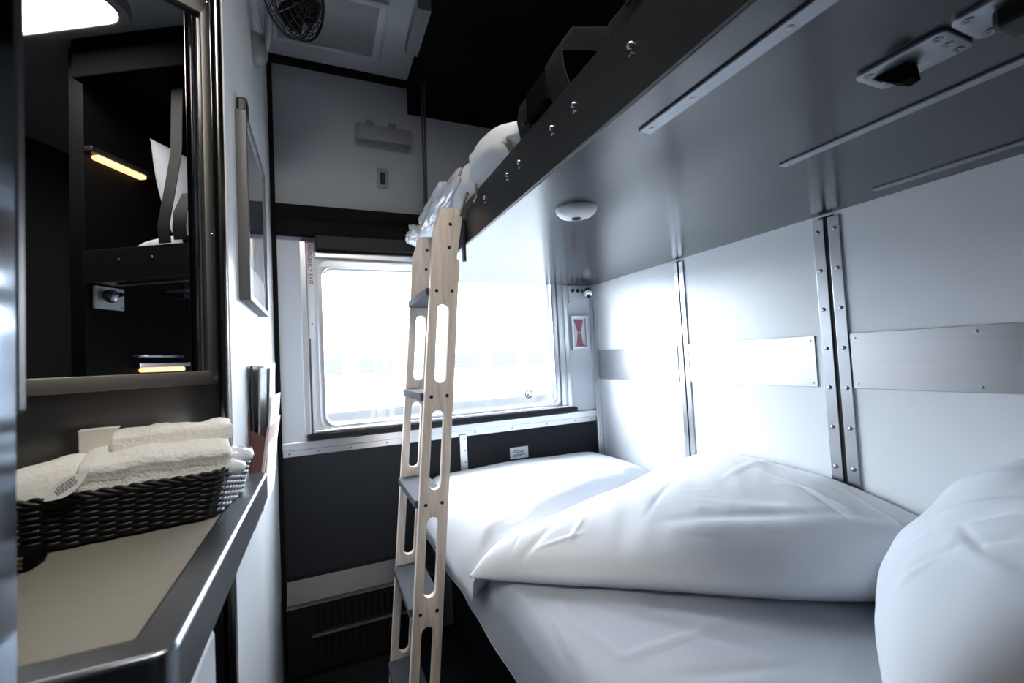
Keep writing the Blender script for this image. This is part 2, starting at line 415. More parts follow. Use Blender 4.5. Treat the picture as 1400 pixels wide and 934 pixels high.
# ------------------------------------------------------------------ heater cover under the window
ht = base('heater_cover', (.16, YB, 0), 'dark metal heater cover with rows of slots low on the wall under the window', 'heater')
bm = B(((-.30, -.075, .0), (.235, -.01, .27))); finish('body', bm, 'void', ht, bevel=.003)
bm = bmesh.new()
f = [(-.075, .272), (-.03, .338), (-.010, .345), (-.010, .335), (-.03, .328), (-.075, .262)]
A = [bm.verts.new((-.30, y, z)) for y, z in f]; C2 = [bm.verts.new((.235, y, z)) for y, z in f]
for k in range(6): bm.faces.new((A[k], A[(k + 1) % 6], C2[(k + 1) % 6], C2[k]))
bm.faces.new(A[::-1]); bm.faces.new(C2); bmesh.ops.recalc_face_normals(bm, faces=bm.faces)
finish('ledge', bm, 'darkmetal', ht)
sl = [slot(-.20 + .024 * i, zc, .012, .075) for i in range(18) for zc in (.20, .095)]
plate('grille', [(-.30, .02), (.235, .02), (.235, .262), (-.30, .262)], sl, .004, axes((0, -.079, 0), (1, 0, 0), (0, 0, 1), (0, -1, 0)), 'darkmetal', ht)
finish('rib', B(((-.22, -.088, .145), (.235, -.080, .150)), ((-.30, -.088, .262), (.235, -.075, .268))), 'alu', ht)

# ------------------------------------------------------------------ back wall fittings
ch = base('coat_hook', (.27, YB, 2.05), 'grey rounded bar on two arms high on the window wall', 'hook')
bm = bmesh.new()
plate('bar', rrect(-.115, .0, .115, .062, .012), [], .014, axes((0, -.055, 0), (1, 0, 0), (0, 0, 1), (0, -1, 0)), 'fitting', ch, .003)
for x in (-.055, .035):
    b2 = bmesh.new(); box(b2, (x - .016, -.05, .03), (x + .016, .001, .09)); finish('arm', b2, 'fitting', ch, bevel=.008)
lt = base('wall_latch', (.263, YB, 1.872), 'small grey slotted latch plate on the window wall below the coat bar', 'latch')
plate('plate', rrect(-.022, 0, .022, .082, .004), [rrect(-.009, .016, .011, .066, .003)], .008, axes((0, -.004, 0), (1, 0, 0), (0, 0, 1), (0, -1, 0)), 'fitting', lt, .001)
finish('recess', B(((-.0085, -.003, .016), (.0105, -.001, .066))), 'blacktrim', lt)
finish('tongue', B(((-.002, -.008, .020), (.006, -.003, .060))), 'darkmetal', lt, bevel=.001)

pn = base('emergency_panel', (1.19, YB, 1.15), 'small framed panel with a red hourglass mark between window and corner', 'panel')
plate('frame', rrect(-.048, 0, .048, .172, .004), [rrect(-.036, .014, .036, .158, .002)], .022, axes((0, -.011, 0), (1, 0, 0), (0, 0, 1), (0, -1, 0)), 'alu', pn, .002)
finish('face', B(((-.036, -.010, .014), (.036, -.004, .158))), 'label', pn)
bm = bmesh.new()
hg = [(-.027, .152), (.027, .152), (.010, .090), (.010, .082), (.022, .020), (-.018, .020), (-.008, .082), (-.008, .090)]
plate('red_mark', hg, [], .001, axes((0, -.0107, 0), (1, 0, 0), (0, 0, 1), (0, -1, 0)), 'red', pn)
bm = bmesh.new(); screwhead(bm, (.001, -.011, .086), (0, -1, 0), .005, .002); finish('knob', bm, 'chrome', pn, 40)

def swivel_lamp(loc, rz, label):
    t = base('reading_lamp', loc, label, 'lamp', rot=(0, 0, rz))
    finish('plate', B(((-.062, -.012, 0), (.050, 0, .085))), 'label', t, bevel=.003)
    for x in (-.052, .040):
        b2 = bmesh.new(); screwhead(b2, (x, -.012, .010), (0, -1, 0), .004); finish('screw', b2, 'screw', t, 40)
    b2 = bmesh.new(); lathe(b2, [(.0, -.006), (.018, -.004), (.025, .008), (.025, .022), (.021, .030), (.018, .026), (0, .020)], look((.030, -.034, .052), (-.35, -.8, -.45)), 24)
    finish('lamp_head', b2, 'chrome', t, 50)
    b2 = bmesh.new(); cyl(b2, (.015, -.010, .06), (.028, -.03, .056), .008); finish('stem', b2, 'darkmetal', t, 40)
    for x in (-.042, -.012):
        b2 = bmesh.new(); lathe(b2, [(.009, 0), (.009, .008), (.006, .014), (0, .015)], look((x, -.012, .062), (0, -1, 0)), 16); finish('switch', b2, 'darkmetal', t, 40)
swivel_lamp((1.205, YB, 1.385), 0, 'chrome swivel reading lamp in the corner under the upper berth beside the window')
swivel_lamp((.495, .05, 1.385), PI, 'chrome swivel reading lamp on the bulkhead under the upper berth, seen in the mirror')

ol = base('notice_plate', (.829, YB - .0095, .660), 'small grey notice plate on the charcoal panel above the lower bed', 'sign')
finish('plate', B(((-.046, -.003, 0), (.046, 0, .052))), 'label', ol, bevel=.001)
bm = bmesh.new()
for zc, xs in ((.036, (-.030, .030)), (.029, (-.034, .024)), (.018, (-.028, .032)), (.012, (-.032, .012))):
    x = xs[0]
    while x < xs[1]:
        w = random.uniform(.003, .009); box(bm, (x, -.0034, zc - .002), (min(x + w, xs[1]), -.003, zc + .002)); x += w + .0018
finish('print', bm, 'ink', ol)

# ------------------------------------------------------------------ ceiling fittings
hp = base('ceiling_hatch', (.055, 1.63, ZC), 'framed grey ceiling hatch nearest the window', 'hatch')
plate('frame', rrect(-.195, -.150, .195, .160, .006), [rrect(-.165, -.125, .165, .135, .004)], .014, axes((0, 0, -.007), (1, 0, 0), (0, 1, 0), (0, 0, 1)), 'ceiling', hp, .003)
finish('panel', B(((-.165, -.125, -.006), (.165, .135, -.001))), 'hatch', hp)
h2 = base('ceiling_vent', (.055, 1.28, ZC), 'second framed ceiling panel with a dark clip toward the middle of the room', 'vent')
plate('frame', rrect(-.195, -.150, .195, .160, .006), [rrect(-.165, -.125, .165, .135, .004)], .014, axes((0, 0, -.007), (1, 0, 0), (0, 1, 0), (0, 0, 1)), 'ceiling', h2, .003)
finish('panel', B(((-.165, -.125, -.005), (.165, .135, -.001))), 'hatch', h2)
finish('clip', B(((.105, .115, -.032), (.125, .15, -.010))), 'black', h2, bevel=.003)
cl = base('ceiling_lamp', (.112, .10, ZC), 'long rounded ceiling lamp, lit, over the entry end of the room', 'lamp')
plate('housing', rrect(-.205, -.31, .205, .31, .09), [rrect(-.175, -.28, .175, .28, .07)], .05, axes((0, 0, -.025), (1, 0, 0), (0, 1, 0), (0, 0, 1)), 'hatch', cl, .006)
plate('diffuser', rrect(-.175, -.28, .175, .28, .07), [], .03, axes((0, 0, -.026), (1, 0, 0), (0, 1, 0), (0, 0, 1)), 'panelamp', cl, .008)

rd = base('berth_rod', (.398, 1.66, 1.60), 'thin dark rod hanging from a ceiling bracket to the upper berth', 'rod')
finish('bracket', B(((-.065, -.24, .715), (.0, .0, .758))), 'hatch', rd, bevel=.003)
bm = bmesh.new(); cyl(bm, (.004, -.012, .74), (-.002, .02, .13), .0045); cyl(bm, (-.008, -.012, .74), (-.010, .02, .13), .0035); finish('rod', bm, 'darkmetal', rd, 40)
bm = bmesh.new(); cyl(bm, (-.006, .02, .14), (-.006, .022, .06), .009, .007); finish('end_fitting', bm, 'darkmetal', rd, 40)
bm = bmesh.new(); box(bm, (-.016, -.03, .69), (.012, .006, .735)); finish('top_fitting', bm, 'black', rd, bevel=.004)

# wall fan by the ceiling
fn = base('wall_fan', (X0, 1.47, 2.06), 'small metal cage fan high on the left wall in the window corner', 'fan')
bm = bmesh.new(); lathe(bm, [(0, 0), (.045, 0), (.046, .012), (.040, .028), (.026, .038), (0, .040)], look((0, 0, .03), (1, 0, 0)), 28); finish('wall_base', bm, 'fitting', fn, 50)
fc = V((.135, -.19, .085)); fd = V((.80, -.50, -.28)).normalized()
bm = bmesh.new(); tube(bm, [(.03, 0, .03), (.045, -.04, .05), tuple(fc - fd * .09)], .012, 12); finish('neck', bm, 'fitting', fn, 60)
bm = bmesh.new(); lathe(bm, [(0, -.105), (.03, -.100), (.044, -.08), (.046, -.035), (.036, -.02), (0, -.018)], look(fc, fd), 28); finish('motor_housing', bm, 'fitting', fn, 50)
FM = look(fc, fd)
bm = bmesh.new()
def ring(r, z, t): tube(bm, [FM @ V((r * math.cos(a), r * math.sin(a), z)) for a in [2 * PI * k / 48 for k in range(48)]], t, 6, True)
ring(.108, 0, .0035); ring(.106, -.03, .0028)
for r in (.095, .080, .065, .050, .035): ring(r, .035 * (1 - (r / .108) ** 2) , .0014)
for r in (.10, .085, .07): ring(r, -.03 - .02 * (1 - (r / .106) ** 2), .0014)
for k in range(18):
    a = 2 * PI * k / 18
    tube(bm, [FM @ V((r * math.cos(a), r * math.sin(a), .035 * (1 - (r / .108) ** 2))) for r in (.02, .05, .08, .108)], .0013, 5)
    tube(bm, [FM @ V((.108 * math.cos(a), .108 * math.sin(a), 0)), FM @ V((.106 * math.cos(a), .106 * math.sin(a), -.03)), FM @ V((.05 * math.cos(a), .05 * math.sin(a), -.05))], .0013, 5)
finish('cage', bm, 'darkmetal', fn, 60)
for k in range(4):
    a0 = PI / 2 * k
    def bl_(u, v):
        r = .016 + .078 * u; a = a0 + (v - .5) * (.75 + .35 * math.sin(PI * u)); return FM @ V((r * math.cos(a), r * math.sin(a), -.008 + (v - .5) * .022))
    b2 = grid(bl_, 6, 6); bmesh.ops.solidify(b2, geom=b2.faces[:], thickness=.0012); finish('blade', b2, 'darkmetal', fn, 60)
bm = bmesh.new(); lathe(bm, [(.02, -.02), (.02, .004), (.014, .010), (0, .011)], FM, 24); finish('hub', bm, 'black', fn, 50)

# ------------------------------------------------------------------ left wall: framed picture, brochure pocket
pc = base('framed_picture', (X0, 1.298, 1.28), 'narrow metal-framed picture hanging on the white left wall', 'picture')
PM = axes((.011, 0, 0), (0, 1, 0), (0, 0, 1), (1, 0, 0))
plate('frame', rrect(-.183, 0, .183, .43, .003), [rrect(-.168, .015, .168, .415, .002)], .022, PM, 'pewter', pc, .002)
finish('mount', B(((.003, -.169, .014), (.017, .169, .416))), 'mount', pc)
finish('print', B(((.0171, -.150, .09), (.018, .150, .40))), 'art', pc)
bm = B(((.0, -.165, .43), (.022, -.125, .47))); finish('hanger', bm, 'darkmetal', pc, bevel=.006)

pk = base('brochure_pocket', (X0 - .0012, 1.335, .765), 'red-brown leather wall pocket on the left wall past the counter', 'wall pocket')
def wedge(name, y0, y1, pts, m):
    b2 = bmesh.new(); a = [b2.verts.new((x, y0, z)) for x, z in pts]; c = [b2.verts.new((x, y1, z)) for x, z in pts]; k = len(pts)
    for i in range(k): b2.faces.new((a[i], a[(i + 1) % k], c[(i + 1) % k], c[i]))
    b2.faces.new(a[::-1]); b2.faces.new(c); bmesh.ops.recalc_face_normals(b2, faces=b2.faces)
    return finish(name, b2, m, pk, bevel=.001)
wedge('back_panel', -.145, .145, [(.001, 0), (.005, 0), (.005, .26), (.001, .26)], 'leather')
wedge('gusset', -.145, -.141, [(.005, .0), (.009, 0), (.038, .200), (.005, .220)], 'leather')
wedge('gusset', .141, .145, [(.005, .0), (.009, 0), (.038, .200), (.005, .220)], 'leather')
wedge('front_panel', -.147, .147, [(.007, -.008), (.011, -.008), (.046, .225), (.040, .225)], 'leatherlt')
def leaflet(label, y0, y1, x, lean, h, th, m, band=None):
    t = base('brochure', (X0 + x, 1.335 + (y0 + y1) / 2, .790), label, 'brochure', 'brochures in the wall pocket', rot=(0, lean, 0))
    w = (y1 - y0) / 2
    finish('pages', B(((0, -w, 0), (th, w, h))), m, t, bevel=.0005)
    if band: finish('cover', B(((th, -w, 0), (th + .001, w, h))), band, t)
leaflet('black folder at the back of the leather wall pocket', -.138, .08, .0065, .0, .345, .005, 'mag')
leaflet('grey printed magazine standing in front of the black folder in the pocket', -.135, .09, .0135, .03, .340, .003, 'cover', 'cover')
leaflet('white sheet standing tallest at the far side of the pocket', .00, .135, .0185, .045, .355, .0015, 'paper')
leaflet('pale leaflet foremost in the leather pocket', -.12, .125, .0215, .085, .268, .0025, 'label', 'paper')

# ------------------------------------------------------------------ mirror
def dlocal(name, label, cat): 
    o = base(name, (0, 0, 0), label, cat); o.matrix_world = DM; return o
mr = base('mirror', tuple(DP + V((0, 0, 1.10))), 'dark mirror in a screwed steel frame above the counter', 'mirror', rot=DM.to_euler())
def mp_(name, out, holes, z, d, m, bevel=.0015): return plate(name, out, holes, d, Matrix.Translation((0, 0, z)), m, mr, bevel)
mp_('frame', rrect(-.62, .0, -.016, .80, .004), [rrect(-.585, .027, -.045, .755, .002)], .006, .018, 'frame', .002)
mp_('glass', [(-.590, .022), (-.040, .022), (-.040, .760), (-.590, .760)], [], .001, .006, 'mirror', 0)
for p in ((-.030, .013), (-.030, .30), (-.030, .785), (-.30, .013), (-.30, .785), (-.605, .013)):
    b2 = bmesh.new(); screwhead(b2, (p[0], p[1], .015), (0, 0, 1), .005, .002); finish('screw', b2, 'chrome', mr, 40)
bs = base('steel_backsplash', tuple(DP + V((0, 0, .902))), 'brushed steel splash panel between mirror and counter', 'backsplash', rot=DM.to_euler())
bm = B(((-.66, 0, -.003), (-.012, .198, .003))); finish('sheet', bm, 'steelh', bs, bevel=.001)
bm = bmesh.new(); box(bm, (-.66, 1.91, -.003), (-.012, 2.352, .003), DM); struct(finish('trim_40', bm, 'void'))
# steel corner post where the counter alcove meets the white wall
bm = bmesh.new(); cyl(bm, (-.171, .990, .0), (-.171, .990, ZC), .0095, n=28)
struct(finish('trim_%d' % n, bm, 'post', None, 40)); n += 1
vl = base('chrome_fixture', tuple(DP + DU * -.07 + V((0, 0, 1.925))), 'rounded chrome fixture above the top corner of the mirror', 'fixture', rot=DM.to_euler())
bm = bmesh.new(); plate('cap', rrect(-.05, 0, .025, .06, .012), [], .05, Matrix.Translation((0, 0, .03)), 'darkmetal', vl, .010); bm.free()
bm = bmesh.new(); cyl(bm, (-.04, -.002, .03), (.015, -.002, .03), .010); finish('bar', bm, 'chrome', vl, 40)

# partition at the near left with its steel end and door seal
struct(finish('wall_partition', B(((-.75, .29, 0), (-.1895, .401, ZC))), 'dark'))
struct(finish('trim_%d' % n, B(((-.1895, .288, 0), (-.187, .4015, ZC))), 'jamb')); n += 1
struct(finish('trim_%d' % n, B(((-.215, .4015, 1.10), (-.1865, .414, 2.34))), 'darkmetal', bevel=.003)); n += 1

# ------------------------------------------------------------------ counter and cabinet
ct = base('counter', (-.40, .78, .84), 'beige laminate counter with rounded steel edge under the mirror', 'counter')
def poly_prism(name, pts, z0, z1, m, parent, bevel=0, sm=None):
    b2 = bmesh.new(); a = [b2.verts.new((x, y, z0)) for x, y in pts]; c = [b2.verts.new((x, y, z1)) for x, y in pts]; k = len(pts)
    for i in range(k): b2.faces.new((a[i], a[(i + 1) % k], c[(i + 1) % k], c[i]))
    b2.faces.new(a[::-1]); b2.faces.new(c); bmesh.ops.recalc_face_normals(b2, faces=b2.faces)
    o = finish(name, b2, m, None, sm, bevel); 
    if parent: o.parent = parent; o.matrix_parent_inverse = Matrix.Translation(-parent.location)
    return o
poly_prism('top', [(-.74, .455), (-.150, .455), (-.150, 1.078), (-.158, 1.078), (-.158, .998), (-.195, 1.045), (-.74, .722)], .845, .897, 'counter', ct)
# steel nosing swept along the two open edges
sec = [(0, -.056), (.036, -.056)]
for k in range(5): a = PI / 2 * k / 4; sec.append((.0345 + .0035 * math.sin(a) * 1.0, -.0525 - .0035 * math.cos(a)))
for k in range(9): a = PI / 2 * k / 8; sec.append((.033 + .005 * math.cos(a), -.005 + .005 * math.sin(a)))
sec += [(.004, 0), (.001, -.001)]
WN, RC = .038, .016
def station(q, s):
    """offset path point for section offset s: front edge, rounded corner, aisle edge, rounded far end"""
    r = max(0.0, RC - (WN - s)); kind, t = q
    if kind == 0: return (lerp(-.74, -.153 + s - r, t), .485 - s)
    if kind == 1: a = -PI / 2 + PI / 2 * t; return (-.153 + s - r + r * math.cos(a), .485 - s + r + r * math.sin(a))
    if kind == 2: return (-.153 + s, lerp(.485 - s + r, 1.118 - r, t))
    a = PI / 2 * t; return (-.153 + s - r + r * math.cos(a), 1.118 - r + r * math.sin(a))
qs = [(0, 0), (0, 1)] + [(1, k / 12) for k in range(1, 12)] + [(2, 0), (2, 1)] + [(3, k / 10) for k in range(1, 11)]
bm = bmesh.new(); rings = []
for q in qs: rings.append([bm.verts.new((*station(q, s), .900 + z)) for s, z in sec])
for a, b in zip(rings, rings[1:]):
    for k in range(len(sec)): bm.faces.new((a[k], a[(k + 1) % len(sec)], b[(k + 1) % len(sec)], b[k]))
bmesh.ops.remove_doubles(bm, verts=bm.verts, dist=1e-6)
bmesh.ops.holes_fill(bm, edges=[e for e in bm.edges if e.is_boundary], sides=0); bmesh.ops.recalc_face_normals(bm, faces=bm.faces)
o = finish('steel_edge', bm, 'steel', None, None); o.parent = ct; o.matrix_parent_inverse = Matrix.Translation(-ct.location)

cb = base('cabinet', (-.45, .66, 0), 'dark cabinet under the beige counter with a white drawer front', 'cabinet')
o = poly_prism('carcass', [(-.74, .50), (-.21, .50), (-.21, .96), (-.30, .97), (-.74, .71)], 0, .845, 'void', cb)
b2 = B(((-.146, .42, .45), (-.128, .655, .812))); o = finish('drawer_front', b2, 'white', None, bevel=.005); o.parent = cb; o.matrix_parent_inverse = Matrix.Translation(-cb.location)
b2 = B(((-.205, .44, .47), (-.144, .64, .79))); o = finish('drawer_box', b2, 'void', None); o.parent = cb; o.matrix_parent_inverse = Matrix.Translation(-cb.location)

# ------------------------------------------------------------------ basket with towels
bk = base('wicker_basket', (0, 0, .9005), 'black woven basket of towels standing on the counter', 'basket')
BH = .062
QUAD = [V((-.415, .768)), V((-.158, .822)), V((-.140, .972)), V((-.405, .898))]   # plan of the basket foot
QC = sum(QUAD, V((0, 0))) / 4
def bloop(h, off, nn=160):
    fl = h / BH; pts_ = []
    cs = []
    for i, q in enumerate(QUAD):
        d = (q - QC); q2 = q + d.normalized() * (.010 * fl + off)
        if i == 2: q2 += V((.006, .012)) * fl
        cs.append(q2)
    per = []; r = .026
    for i in range(4):
        p, a, b = cs[i], cs[i - 1], cs[(i + 1) % 4]
        da, db = (a - p).normalized(), (b - p).normalized()
        for k in range(9):
            t = k / 8; per.append((p + da * r) * (1 - t) ** 2 + p * 2 * t * (1 - t) + (p + db * r) * t * t)
    L = [0]
    for i in range(len(per)): L.append(L[-1] + (per[(i + 1) % len(per)] - per[i]).length)
    i = 0
    for k in range(nn):
        s = L[-1] * k / nn
        while L[i + 1] < s: i += 1
        t = (s - L[i]) / max(1e-9, L[i + 1] - L[i]); pts_.append(per[i].lerp(per[(i + 1) % len(per)], t))
    return pts_
NST = 44
bm = bmesh.new()
for row in range(15):
    h = .003 + .0041 * row
    lp = bloop(h, 0, 176); N = len(lp); pts = []
    for k, p in enumerate(lp):
        a, b = lp[k - 1], lp[(k + 1) % N]; t = (b - a).normalized(); nrm = V((t.y, -t.x))
        o_ = .0022 * math.sin(PI * k * NST / N + (PI if row % 2 else 0)); q = p + nrm * o_; pts.append((q.x, q.y, h))
    tube(bm, pts, .0027, 6, True)
finish('weave', bm, 'wicker', bk, 70)
bm = bmesh.new()
l0, l1 = bloop(0, 0, NST), bloop(BH, 0, NST)
for a, b in zip(l0, l1): tube(bm, [(a.x, a.y, 0), (b.x, b.y, BH)], .0022, 6)
finish('stakes', bm, 'wicker', bk, 70)
bm = bmesh.new(); N = 220
lr = bloop(BH, 0, N)
for s in (0, 1, 2): tube(bm, [(lr[k].x + .002 * math.cos(k * .5 + s * 2.1), lr[k].y + .002 * math.cos(k * .5 + s * 2.1), BH + .0025 + .0035 * math.sin(k * .5 + s * 2.1) + .008 * sstep(.84, .98, lr[k].y) * sstep(-.25, -.15, lr[k].x)) for k in range(N)], .0035, 6, True)
finish('rim', bm, 'wicker', bk, 70)
poly_prism('bottom', [tuple(QC + (q - QC) * .95) for q in QUAD], .9015, .9050, 'wicker', bk)
poly_prism('lining', [tuple(QC + (q - QC) * .97) for q in QUAD], .9015, .9540, 'wicker', bk) if False else None

def fuzz(bm, amp, sc, seed=0.0):
    bm.normal_update()
    for v in bm.verts:
        v.co += v.normal * amp * noise.noise(v.co * sc + V((seed, seed * 1.7, 0)))
def folded_towel(name, label, loc, rz, sx, sy, h, layers, seed, tilt=0):
    """stack of soft folded layers: outline is a rolled front with visible fold grooves"""
    t = base(name, loc, label, 'towel', 'towels in the basket', rot=(tilt, 0, rz))
    def f(u, v):
        a = 2 * PI * u
        c, s = math.cos(a), math.sin(a); e = .42
        y = sy * (abs(c) ** e) * (1 if c >= 0 else -1); z = h / 2 + h / 2 * (abs(s) ** e) * (1 if s >= 0 else -1)
        q = 2 * v - 1; ex = (1 - abs(q) ** 5) ** .35
        gro = 0
        for k in range(1, layers): gro += math.exp(-((z - h * k / layers) / (h * .05)) ** 2)
        if c < 0: y += gro * .006
        z2 = h / 2 + (z - h / 2) * (.55 + .45 * ex); z2 += .006 * noise.noise(V((q * 2.5, y * 18, seed)))
        x = sx * q * (1 + .03 * noise.noise(V((seed, z * 30, 1))))
        return V((x, y * (.86 + .14 * ex), z2))
    bm = grid(f, 72, 60, closed_u=True)
    bmesh.ops.holes_fill(bm, edges=[e for e in bm.edges if e.is_boundary], sides=0)
    bmesh.ops.recalc_face_normals(bm, faces=bm.faces)
    fuzz(bm, .0012, 150, seed); fuzz(bm, .0010, 380, seed)
    finish('cloth', bm, 'towel', t, 180)
    return t
folded_towel('folded_towel', 'cream folded towel lying lower in the basket under another towel', (-.240, .868, .910), math.radians(14), .074, .056, .050, 2, 3.1, math.radians(2))
folded_towel('folded_towel', 'thick cream folded towel lying topmost in the basket', (-.238, .876, .956), math.radians(13), .090, .060, .060, 2, 8.3, math.radians(6))
folded_towel('folded_towel', 'small cream hand towel lying on top at the back of the basket', (-.225, .902, 1.010), math.radians(13), .078, .040, .030, 1, 5.3, math.radians(3))
def rolled(label, p0, p1, r, seed):
    p0, p1 = V(p0), V(p1)
    t = base('rolled_towel', tuple(p0), label, 'towel', 'towels in the basket'); d = p1 - p0
    def f(u, v):
        a = 2 * PI * u; m_ = look((0, 0, 0), d)
        rr = r * (1 + .05 * math.sin(a * 3 + v * 4) + .06 * noise.noise(V((math.cos(a), math.sin(a), v * 4 + seed)))) * (1 - .25 * abs(2 * v - 1) ** 6)
        return m_ @ V((rr * math.cos(a), rr * math.sin(a), 0)) + d * v
    bm = grid(f, 40, 40, closed_u=True)
    bmesh.ops.holes_fill(bm, edges=[e for e in bm.edges if e.is_boundary], sides=0); bmesh.ops.recalc_face_normals(bm, faces=bm.faces)
    fuzz(bm, .0014, 160, seed); finish('cloth', bm, 'towel', t, 180)
    return t
rolled('rolled cream towel lying at the left end of the basket behind the oval tag', (-.425, .800, .962), (-.318, .880, .980), .034, 2.2)
rolled('smaller rolled cream cloth under the oval tag at basket front', (-.410, .792, .935), (-.325, .815, .937), .018, 4.2)
sb = base('soap_box', (-.325, .905, .995), 'small cream cardboard box standing between the towels in the basket', 'box', rot=(0, 0, .25))
finish('carton', B(((-.022, -.015, -.02), (.022, .015, .047))), 'soapbox', sb, bevel=.0012)
finish('flap', B(((-.0225, -.0155, .0465), (.024, .017, .0485))), 'paper', sb)
for i, (x, y, z, lab) in enumerate(((-.135, .900, .980, 'small clear wrapped soap beside the topmost towel, the upper of two'), (-.142, .862, .968, 'small clear wrapped soap at the basket corner, the lower of two'))):
    s_ = base('wrapped_soap', (x, y, z), lab, 'soap', 'wrapped soaps in the basket', rot=(.3, .25, .5))
    bm = bmesh.new(); lathe(bm, [(0, -.010), (.018, -.009), (.023, -.003), (.023, .003), (.018, .009), (0, .010)], Matrix.Scale(.8, 4, V((0, 1, 0))), 24); finish('wrapper', bm, 'plast', s_, 60)
tg = base('oval_tag', (0, 0, 0), 'pointed oval white tag with printed lines on the basket front', 'tag')
tx_ = V((.040, .004, .028)).normalized(); tn_ = V((.10, -.86, .50)); tn_ = (tn_ - tx_ * tn_.dot(tx_)).normalized()
tg.matrix_world = axes((-.310, .768, .983), tx_, tn_.cross(tx_), tn_)
pts = []
for k in range(25): a = k / 24; pts.append((-.0255 + .051 * a, .0115 * math.sin(PI * a) ** .85))
for k in range(1, 24): a = 1 - k / 24; pts.append((-.0255 + .051 * a, -.0115 * math.sin(PI * a) ** .85))
plate('card', pts, [], .0012, Matrix.Identity(4), 'paper', tg)
bm = bmesh.new()
for k, yy in enumerate((.0048, .0020, -.0008, -.0036)):
    x = -.012 + (.003 if k == 0 else 0)
    while x < .012:
        w = random.uniform(.0012, .004); box(bm, (x, yy - .0009, .0006), (min(x + w, .013), yy + .0009, .0008)); x += w + .0007
finish('print', bm, 'ink', tg)
gd = base('toiletry_tray', (-.345, .742, .9002), 'small dark tray with brass-coloured ribs at the left end of the counter', 'tray')
finish('body', B(((-.045, -.022, 0), (.022, .015, .018))), 'black', gd, bevel=.003)
for k in range(3):
    b2 = bmesh.new(); cyl(b2, (-.045, -.024, .004 + .005 * k), (.016, -.024, .004 + .005 * k), .0018); finish('rib', b2, 'brass', gd, 40)

# ------------------------------------------------------------------ upper berth
ub = base('upper_berth', (.84, 1.0, 1.47), 'dark enamel upper berth spanning the room above the bed', 'bunk')
def up(o): o.parent = ub; o.matrix_parent_inverse = Matrix.Translation(-ub.location); return o
ZU, ZT, XF = 1.475, 1.59, .407
up(finish('underside', B(((XF + .012, .055, ZU), (X1 - .003, YB - .004, ZU + .03))), 'berth', bevel=.002))
up(finish('fascia', B(((XF, .055, ZU - .002), (XF + .010, YB - .06, ZT))), 'fascia', bevel=.002))
up(finish('fascia_lip', B(((XF + .018, .055, ZT - .012), (XF + .05, YB - .06, ZT))), 'fascia', bevel=.003))
up(finish('edge_trim', B(((XF - .001, .055, ZU - .005), (XF + .004, YB - .06, ZU - .001))), 'darkmetal', bevel=.001))
for y in (1.065, .915, .848, .700, .622, .472, .33, .20):
    b2 = bmesh.new(); lathe(b2, [(.0055, 0), (.0055, .0025), (.004, .0045), (0, .005)], look((XF, y, 1.546), (-1, 0, 0)), 14)
    lathe(b2, [(.003, 0), (.003, .002), (0, .0026)], look((XF, y, 1.533), (-1, 0, 0)), 10)
    up(finish('bolt', b2, 'chrome', None, 40))
for i, (x, w, y1) in enumerate(((.487, .024, .545), (.845, .020, .565), (1.203, .020, .590))):
    s_ = up(finish('strip', B(((x - w / 2, .115, ZU - .004), (x + w / 2, y1, ZU))), 'strip', bevel=.001))
    for y in (y1 - .015, y1 - .10, y1 - .24, y1 - .38):
        b2 = bmesh.new(); screwhead(b2, (x, y, ZU - .004), (0, 0, -1), .004, .001); o = finish('screw', b2, 'screw', None, 40); o.parent = s_
def dome(x, y):
    b2 = bmesh.new(); lathe(b2, [(.050, 0), (.049, .006), (.040, .016), (.022, .022), (.013, .023)], look((x, y, ZU), (0, 0, -1)), 36)
    d = up(finish('dome_light', b2, 'lens', None, 60))
    b2 = bmesh.new(); lathe(b2, [(.013, .0225), (.012, .024), (.006, .020), (0, .020)], look((x, y, ZU), (0, 0, -1)), 20); o = finish('eyelet', b2, 'darkmetal', None, 60); o.parent = d
dome(.578, .900)
for (xa, ya, L, nm) in ((.700, .245, .095, 1), (.694, .137, .103, 2)):
    MX = axes((xa, ya, ZU - .0025), (1, 0, 0), (0, 1, 0), (0, 0, 1))
    lp = up(plate('latch_plate', rrect(-.036, 0, .036, L, .010), [rrect(-.012, .045, .012, .085, .002)] if nm == 1 else [], .005, MX, 'strip', None, .001))
    for sx, sy in ((-.024, .012), (.024, .012), (-.024, L - .012), (.024, L - .012), (0, .012)):
        b2 = bmesh.new(); lathe(b2, [(.0055, 0), (.0055, .0012), (.0025, .0012), (.0025, .0004), (0, .0004)], look((xa + sx, ya + sy, ZU - .005), (0, 0, -1)), 16); o = finish('screw', b2, 'screw', None, 40); o.parent = lp
    if nm == 1:
        b2 = bmesh.new()
        prof = [(.084, 0), (.046, -.001), (.044, -.022), (.056, -.024), (.070, -.014)]
        a = [b2.verts.new((xa - .012, ya + y, ZU - .004 + z)) for y, z in prof]; c = [b2.verts.new((xa + .012, ya + y, ZU - .004 + z)) for y, z in prof]
        for k in range(5): b2.faces.new((a[k], a[(k + 1) % 5], c[(k + 1) % 5], c[k]))
        b2.faces.new(a[::-1]); b2.faces.new(c); bmesh.ops.recalc_face_normals(b2, faces=b2.faces)
        o = finish('latch_handle', b2, 'black', None, bevel=.001); o.parent = lp
    else:
        o = finish('latch_handle', B(((xa - .022, ya + .01, ZU - .03), (xa + .022, ya + .075, ZU - .006))), 'darkmetal', None, bevel=.006); o.parent = lp
# safety net bracket on the fascia
up(finish('bracket', B(((XF + .004, .44, ZT), (XF + .030, .53, ZT + .030))), 'fascia', bevel=.006))

